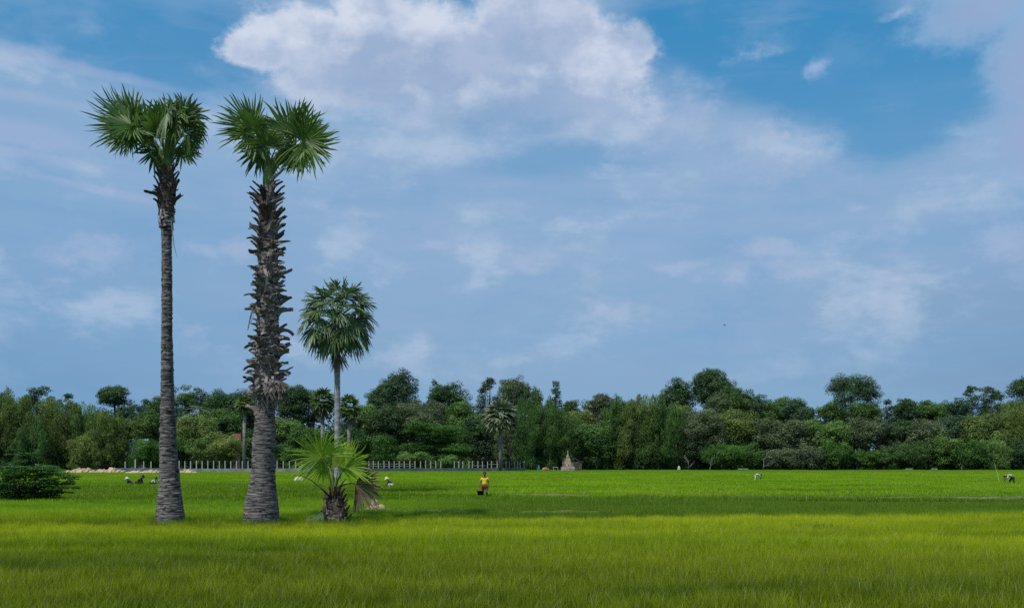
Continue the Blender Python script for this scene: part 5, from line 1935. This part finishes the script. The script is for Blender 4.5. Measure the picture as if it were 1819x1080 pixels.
# cumulus
CU = [(470, 85, 75, 42), (560, 70, 110, 75), (640, 20, 80, 70), (700, 80, 170, 100), (820, 130, 230, 110), (930, 40, 100, 80), (990, 60, 90, 95), (1040, 110, 130, 90), (1110, 90, 55, 60), (900, 200, 260, 60), (620, 150, 140, 60)]
cum = union(CU, warp=0.8)
cum_hi = union(CU, warp=0.8, da=0.016, dt=-0.022)   # same cloud sampled toward the light
corner = union([(1760, 10, 150, 75, 12), (1830, 110, 90, 130), (1840, 250, 90, 90)], warp=0.9)
small = union([(1320, 92, 52, 20, 8), (1452, 118, 38, 32), (1590, 18, 50, 14, 12)], warp=1.0)
low = union([(160, 455, 115, 48), (395, 450, 55, 38), (1340, 435, 80, 24), (1312, 490, 34, 42), (1200, 470, 90, 16, 10), (1400, 480, 90, 34), (1520, 382, 45, 14, -8), (1090, 555, 85, 32), (940, 470, 60, 32), (1790, 430, 90, 42), (770, 440, 60, 18), (1230, 215, 90, 45), (1370, 260, 110, 55), (640, 395, 60, 20)], warp=1.3)
band = union([(40, 242, 190, 30, -6), (150, 330, 220, 12, -7), (-60, 150, 260, 14, -4), (150, 120, 340, 14, -8), (20, 270, 230, 14, -3)], warp=0.35)

blue_f = E(nt, TZ.sock).ss(0.10, 0.46)
deep = mixc(nt, 1.0, sky.outputs[0], (0.40, 0.90, 1.05), 'MULTIPLY')
K = 10.0
col_blue = mixc(nt, blue_f, (0.24 * K, 0.42 * K, 0.64 * K), (0.045 * K, 0.275 * K, 0.560 * K))
base = mixc(nt, 0.25, col_blue, deep)
# high thin veil over most of the sky, lavender blue; cooler to the left and toward the horizon
vh = E(nt, AZ.sock).ss(-0.5, -0.05)
veil_lo = mixc(nt, vh, (0.160 * K, 0.325 * K, 0.540 * K), (0.232 * K, 0.385 * K, 0.580 * K))
veil_hi = mixc(nt, vh, (0.240 * K, 0.405 * K, 0.625 * K), (0.280 * K, 0.425 * K, 0.635 * K))
veil = mixc(nt, (TZ + nL * 0.12).ss(0.04, 0.24), veil_lo, veil_hi)
rt = E(nt, AZ.sock).ss(0.2, 0.55)
veil = mixc(nt, rt * (TZ.ss(0.26, 0.05)), veil, (0.180 * K, 0.312 * K, 0.500 * K))
vm = (nS * 0.9 + nL * 0.5 + 0.88).clamp()
vm = vm * (clear.ss(-0.22, 0.38, 1.0, 0.0)) * (clear2.ss(-0.25, 0.6, 1.0, 0.10)) * (teal.ss(-0.5, 0.7, 1.0, 0.45))
c = mixc(nt, vm, base, veil)
# soft broken puffs all over the veil
nM = noise(nt, vscale(nt, D, (1, 1, 2.0), (9, 4, 6)), 8, 9, 0.60)
nM2 = noise(nt, vscale(nt, D, (1, 1, 1.8), (1, 9, 3)), 15, 9, 0.62)
puff = (nM.ss(0.49, 0.66) * 0.34 + (nM * 0.6 + nM2 * 0.5).ss(0.56, 0.70) * 0.26) * TZ.ss(0.05, 0.13) * clear.ss(0.0, 0.5, 1.0, 0.25) * clear2.ss(0.0, 0.6, 1.0, 0.4)
c = mixc(nt, puff, c, (0.50 * K, 0.60 * K, 0.76 * K))
c = mixc(nt, nM.ss(0.44, 0.30) * 0.30 * TZ.ss(0.05, 0.13), c, (0.16 * K, 0.345 * K, 0.60 * K))
# faint streaks
c = mixc(nt, nS2.ss(0.02, 0.22) * 0.16, c, (0.34 * K, 0.44 * K, 0.66 * K))
c = mixc(nt, nS.ss(0.02, -0.20) * 0.22 * (TZ.ss(0.0, 0.1)), c, (0.17 * K, 0.36 * K, 0.60 * K))
c = mixc(nt, (band + nS * 1.6 + nF * 0.8).ss(0.0, 0.9) * 0.34, c, (0.40 * K, 0.47 * K, 0.68 * K))
c = mixc(nt, (low * 0.8 + nF * 2.2 + nB * 0.8).ss(0.0, 0.9) * 0.42, c, (0.47 * K, 0.53 * K, 0.71 * K))
c = mixc(nt, (small * 0.8 + nF * 2.4 + nA * 0.8).ss(0.0, 0.9) * 0.6, c, (0.42 * K, 0.53 * K, 0.74 * K))
cc_ = (corner + nF * 1.5).ss(-0.15, 0.6) * 0.88
c = mixc(nt, cc_, c, mixc(nt, (corner + nL * 2).ss(0.0, 0.9), (0.25 * K, 0.43 * K, 0.66 * K), (0.30 * K, 0.41 * K, 0.62 * K)))
# main cumulus: billowed outline, bright upper rim, grey lavender body, soft foot
bil = noise(nt, vscale(nt, D, (1, 1, 1.3)), 13, 8, 0.58)
bil2 = noise(nt, vscale(nt, D, (1, 1, 1.3), (0.012, 0.0, -0.020)), 13, 8, 0.58)
relief = (bil - bil2) * 1.9
bigr = noise(nt, vscale(nt, D, (1, 1, 1.2), (2, 7, 3)), 7, 3, 0.5)
bigr2 = noise(nt, vscale(nt, D, (1, 1, 1.2), (2.03, 7, 2.965)), 7, 3, 0.5)
relief = relief + (bigr - bigr2) * 2.2
dn = cum + nF * 0.85 + nA * 0.5
foot = (TZ + nA * 0.12 + nF * 0.08).ss(0.28, 0.42)
mask = dn.ss(-0.12, 0.30) * foot + dn.ss(0.0, 0.75) * (foot * -1.0 + 1.0) * 0.42
rim = dn.ss(0.62, 0.04) * 0.55
lit = (rim + relief + nF * 0.5 + 0.06).ss(-0.05, 0.85) * foot
body = mixc(nt, (nL + nA).ss(-0.25, 0.25), (0.325 * K, 0.435 * K, 0.63 * K), (0.41 * K, 0.50 * K, 0.68 * K))
shade = union([(955, 95, 75, 48), (770, 125, 160, 62), (660, 165, 120, 40)], warp=1.2)
glow = union([(1085, 115, 110, 75), (1010, 25, 80, 50), (540, 88, 110, 50), (830, 160, 70, 26), (600, 20, 60, 50), (760, 30, 90, 34)], warp=1.2)
body = mixc(nt, (shade + nF).ss(-0.2, 0.6) * 0.75, body, (0.295 * K, 0.410 * K, 0.61 * K))
body = mixc(nt, (bil * 1.0 + nF * 0.8).ss(0.40, 0.66) * 0.45, body, (0.50 * K, 0.575 * K, 0.735 * K))
lit = (lit * 0.75 + relief * 0.5 + (glow + nF * 1.2).ss(-0.1, 0.9) * 0.5 - (shade + nF).ss(-0.1, 0.6) * 0.35).clamp()
cumc = mixc(nt, lit, body, (0.66 * K, 0.71 * K, 0.83 * K))
c = mixc(nt, mask.clamp() * 0.93, c, cumc)
# below the horizon: dull green earth bounce
c = mixc(nt, TZ.ss(-0.02, 0.0, 1.0, 0.0), c, (0.06 * K, 0.10 * K, 0.05 * K))
nt.links.new(c, bg.inputs[0])

sun = bpy.data.lights.new('sun', 'SUN')
sun.energy = 3.6
sun.angle = math.radians(0.53)
sun.color = (1.0, 0.955, 0.88)
so_ = bpy.data.objects.new('sun', sun)
COL.objects.link(so_)
so_.rotation_euler = (-SUN).to_track_quat('-Z', 'Y').to_euler()
so_.location = (-20, -20, 60)

# ================================================================ camera
cam = bpy.data.cameras.new('camera')
co = bpy.data.objects.new('camera', cam)
COL.objects.link(co)
co.location = (0, 0, H)
co.rotation_euler = (PI / 2, 0, 0)
cam.sensor_width = 36
cam.lens = 36 * F / 1819
cam.shift_y = (HZ - 540) / 1819
cam.clip_start = 0.1
cam.clip_end = 9000
scene.camera = co

scene.render.engine = 'CYCLES'
scene.view_settings.view_transform = 'Standard'
scene.view_settings.look = 'None'
scene.view_settings.exposure = 0
scene.view_settings.gamma = 1
scene.cycles.max_bounces = 6
scene.cycles.transparent_max_bounces = 4
scene.cycles.use_denoising = False
scene.cycles.blur_glossy = 1
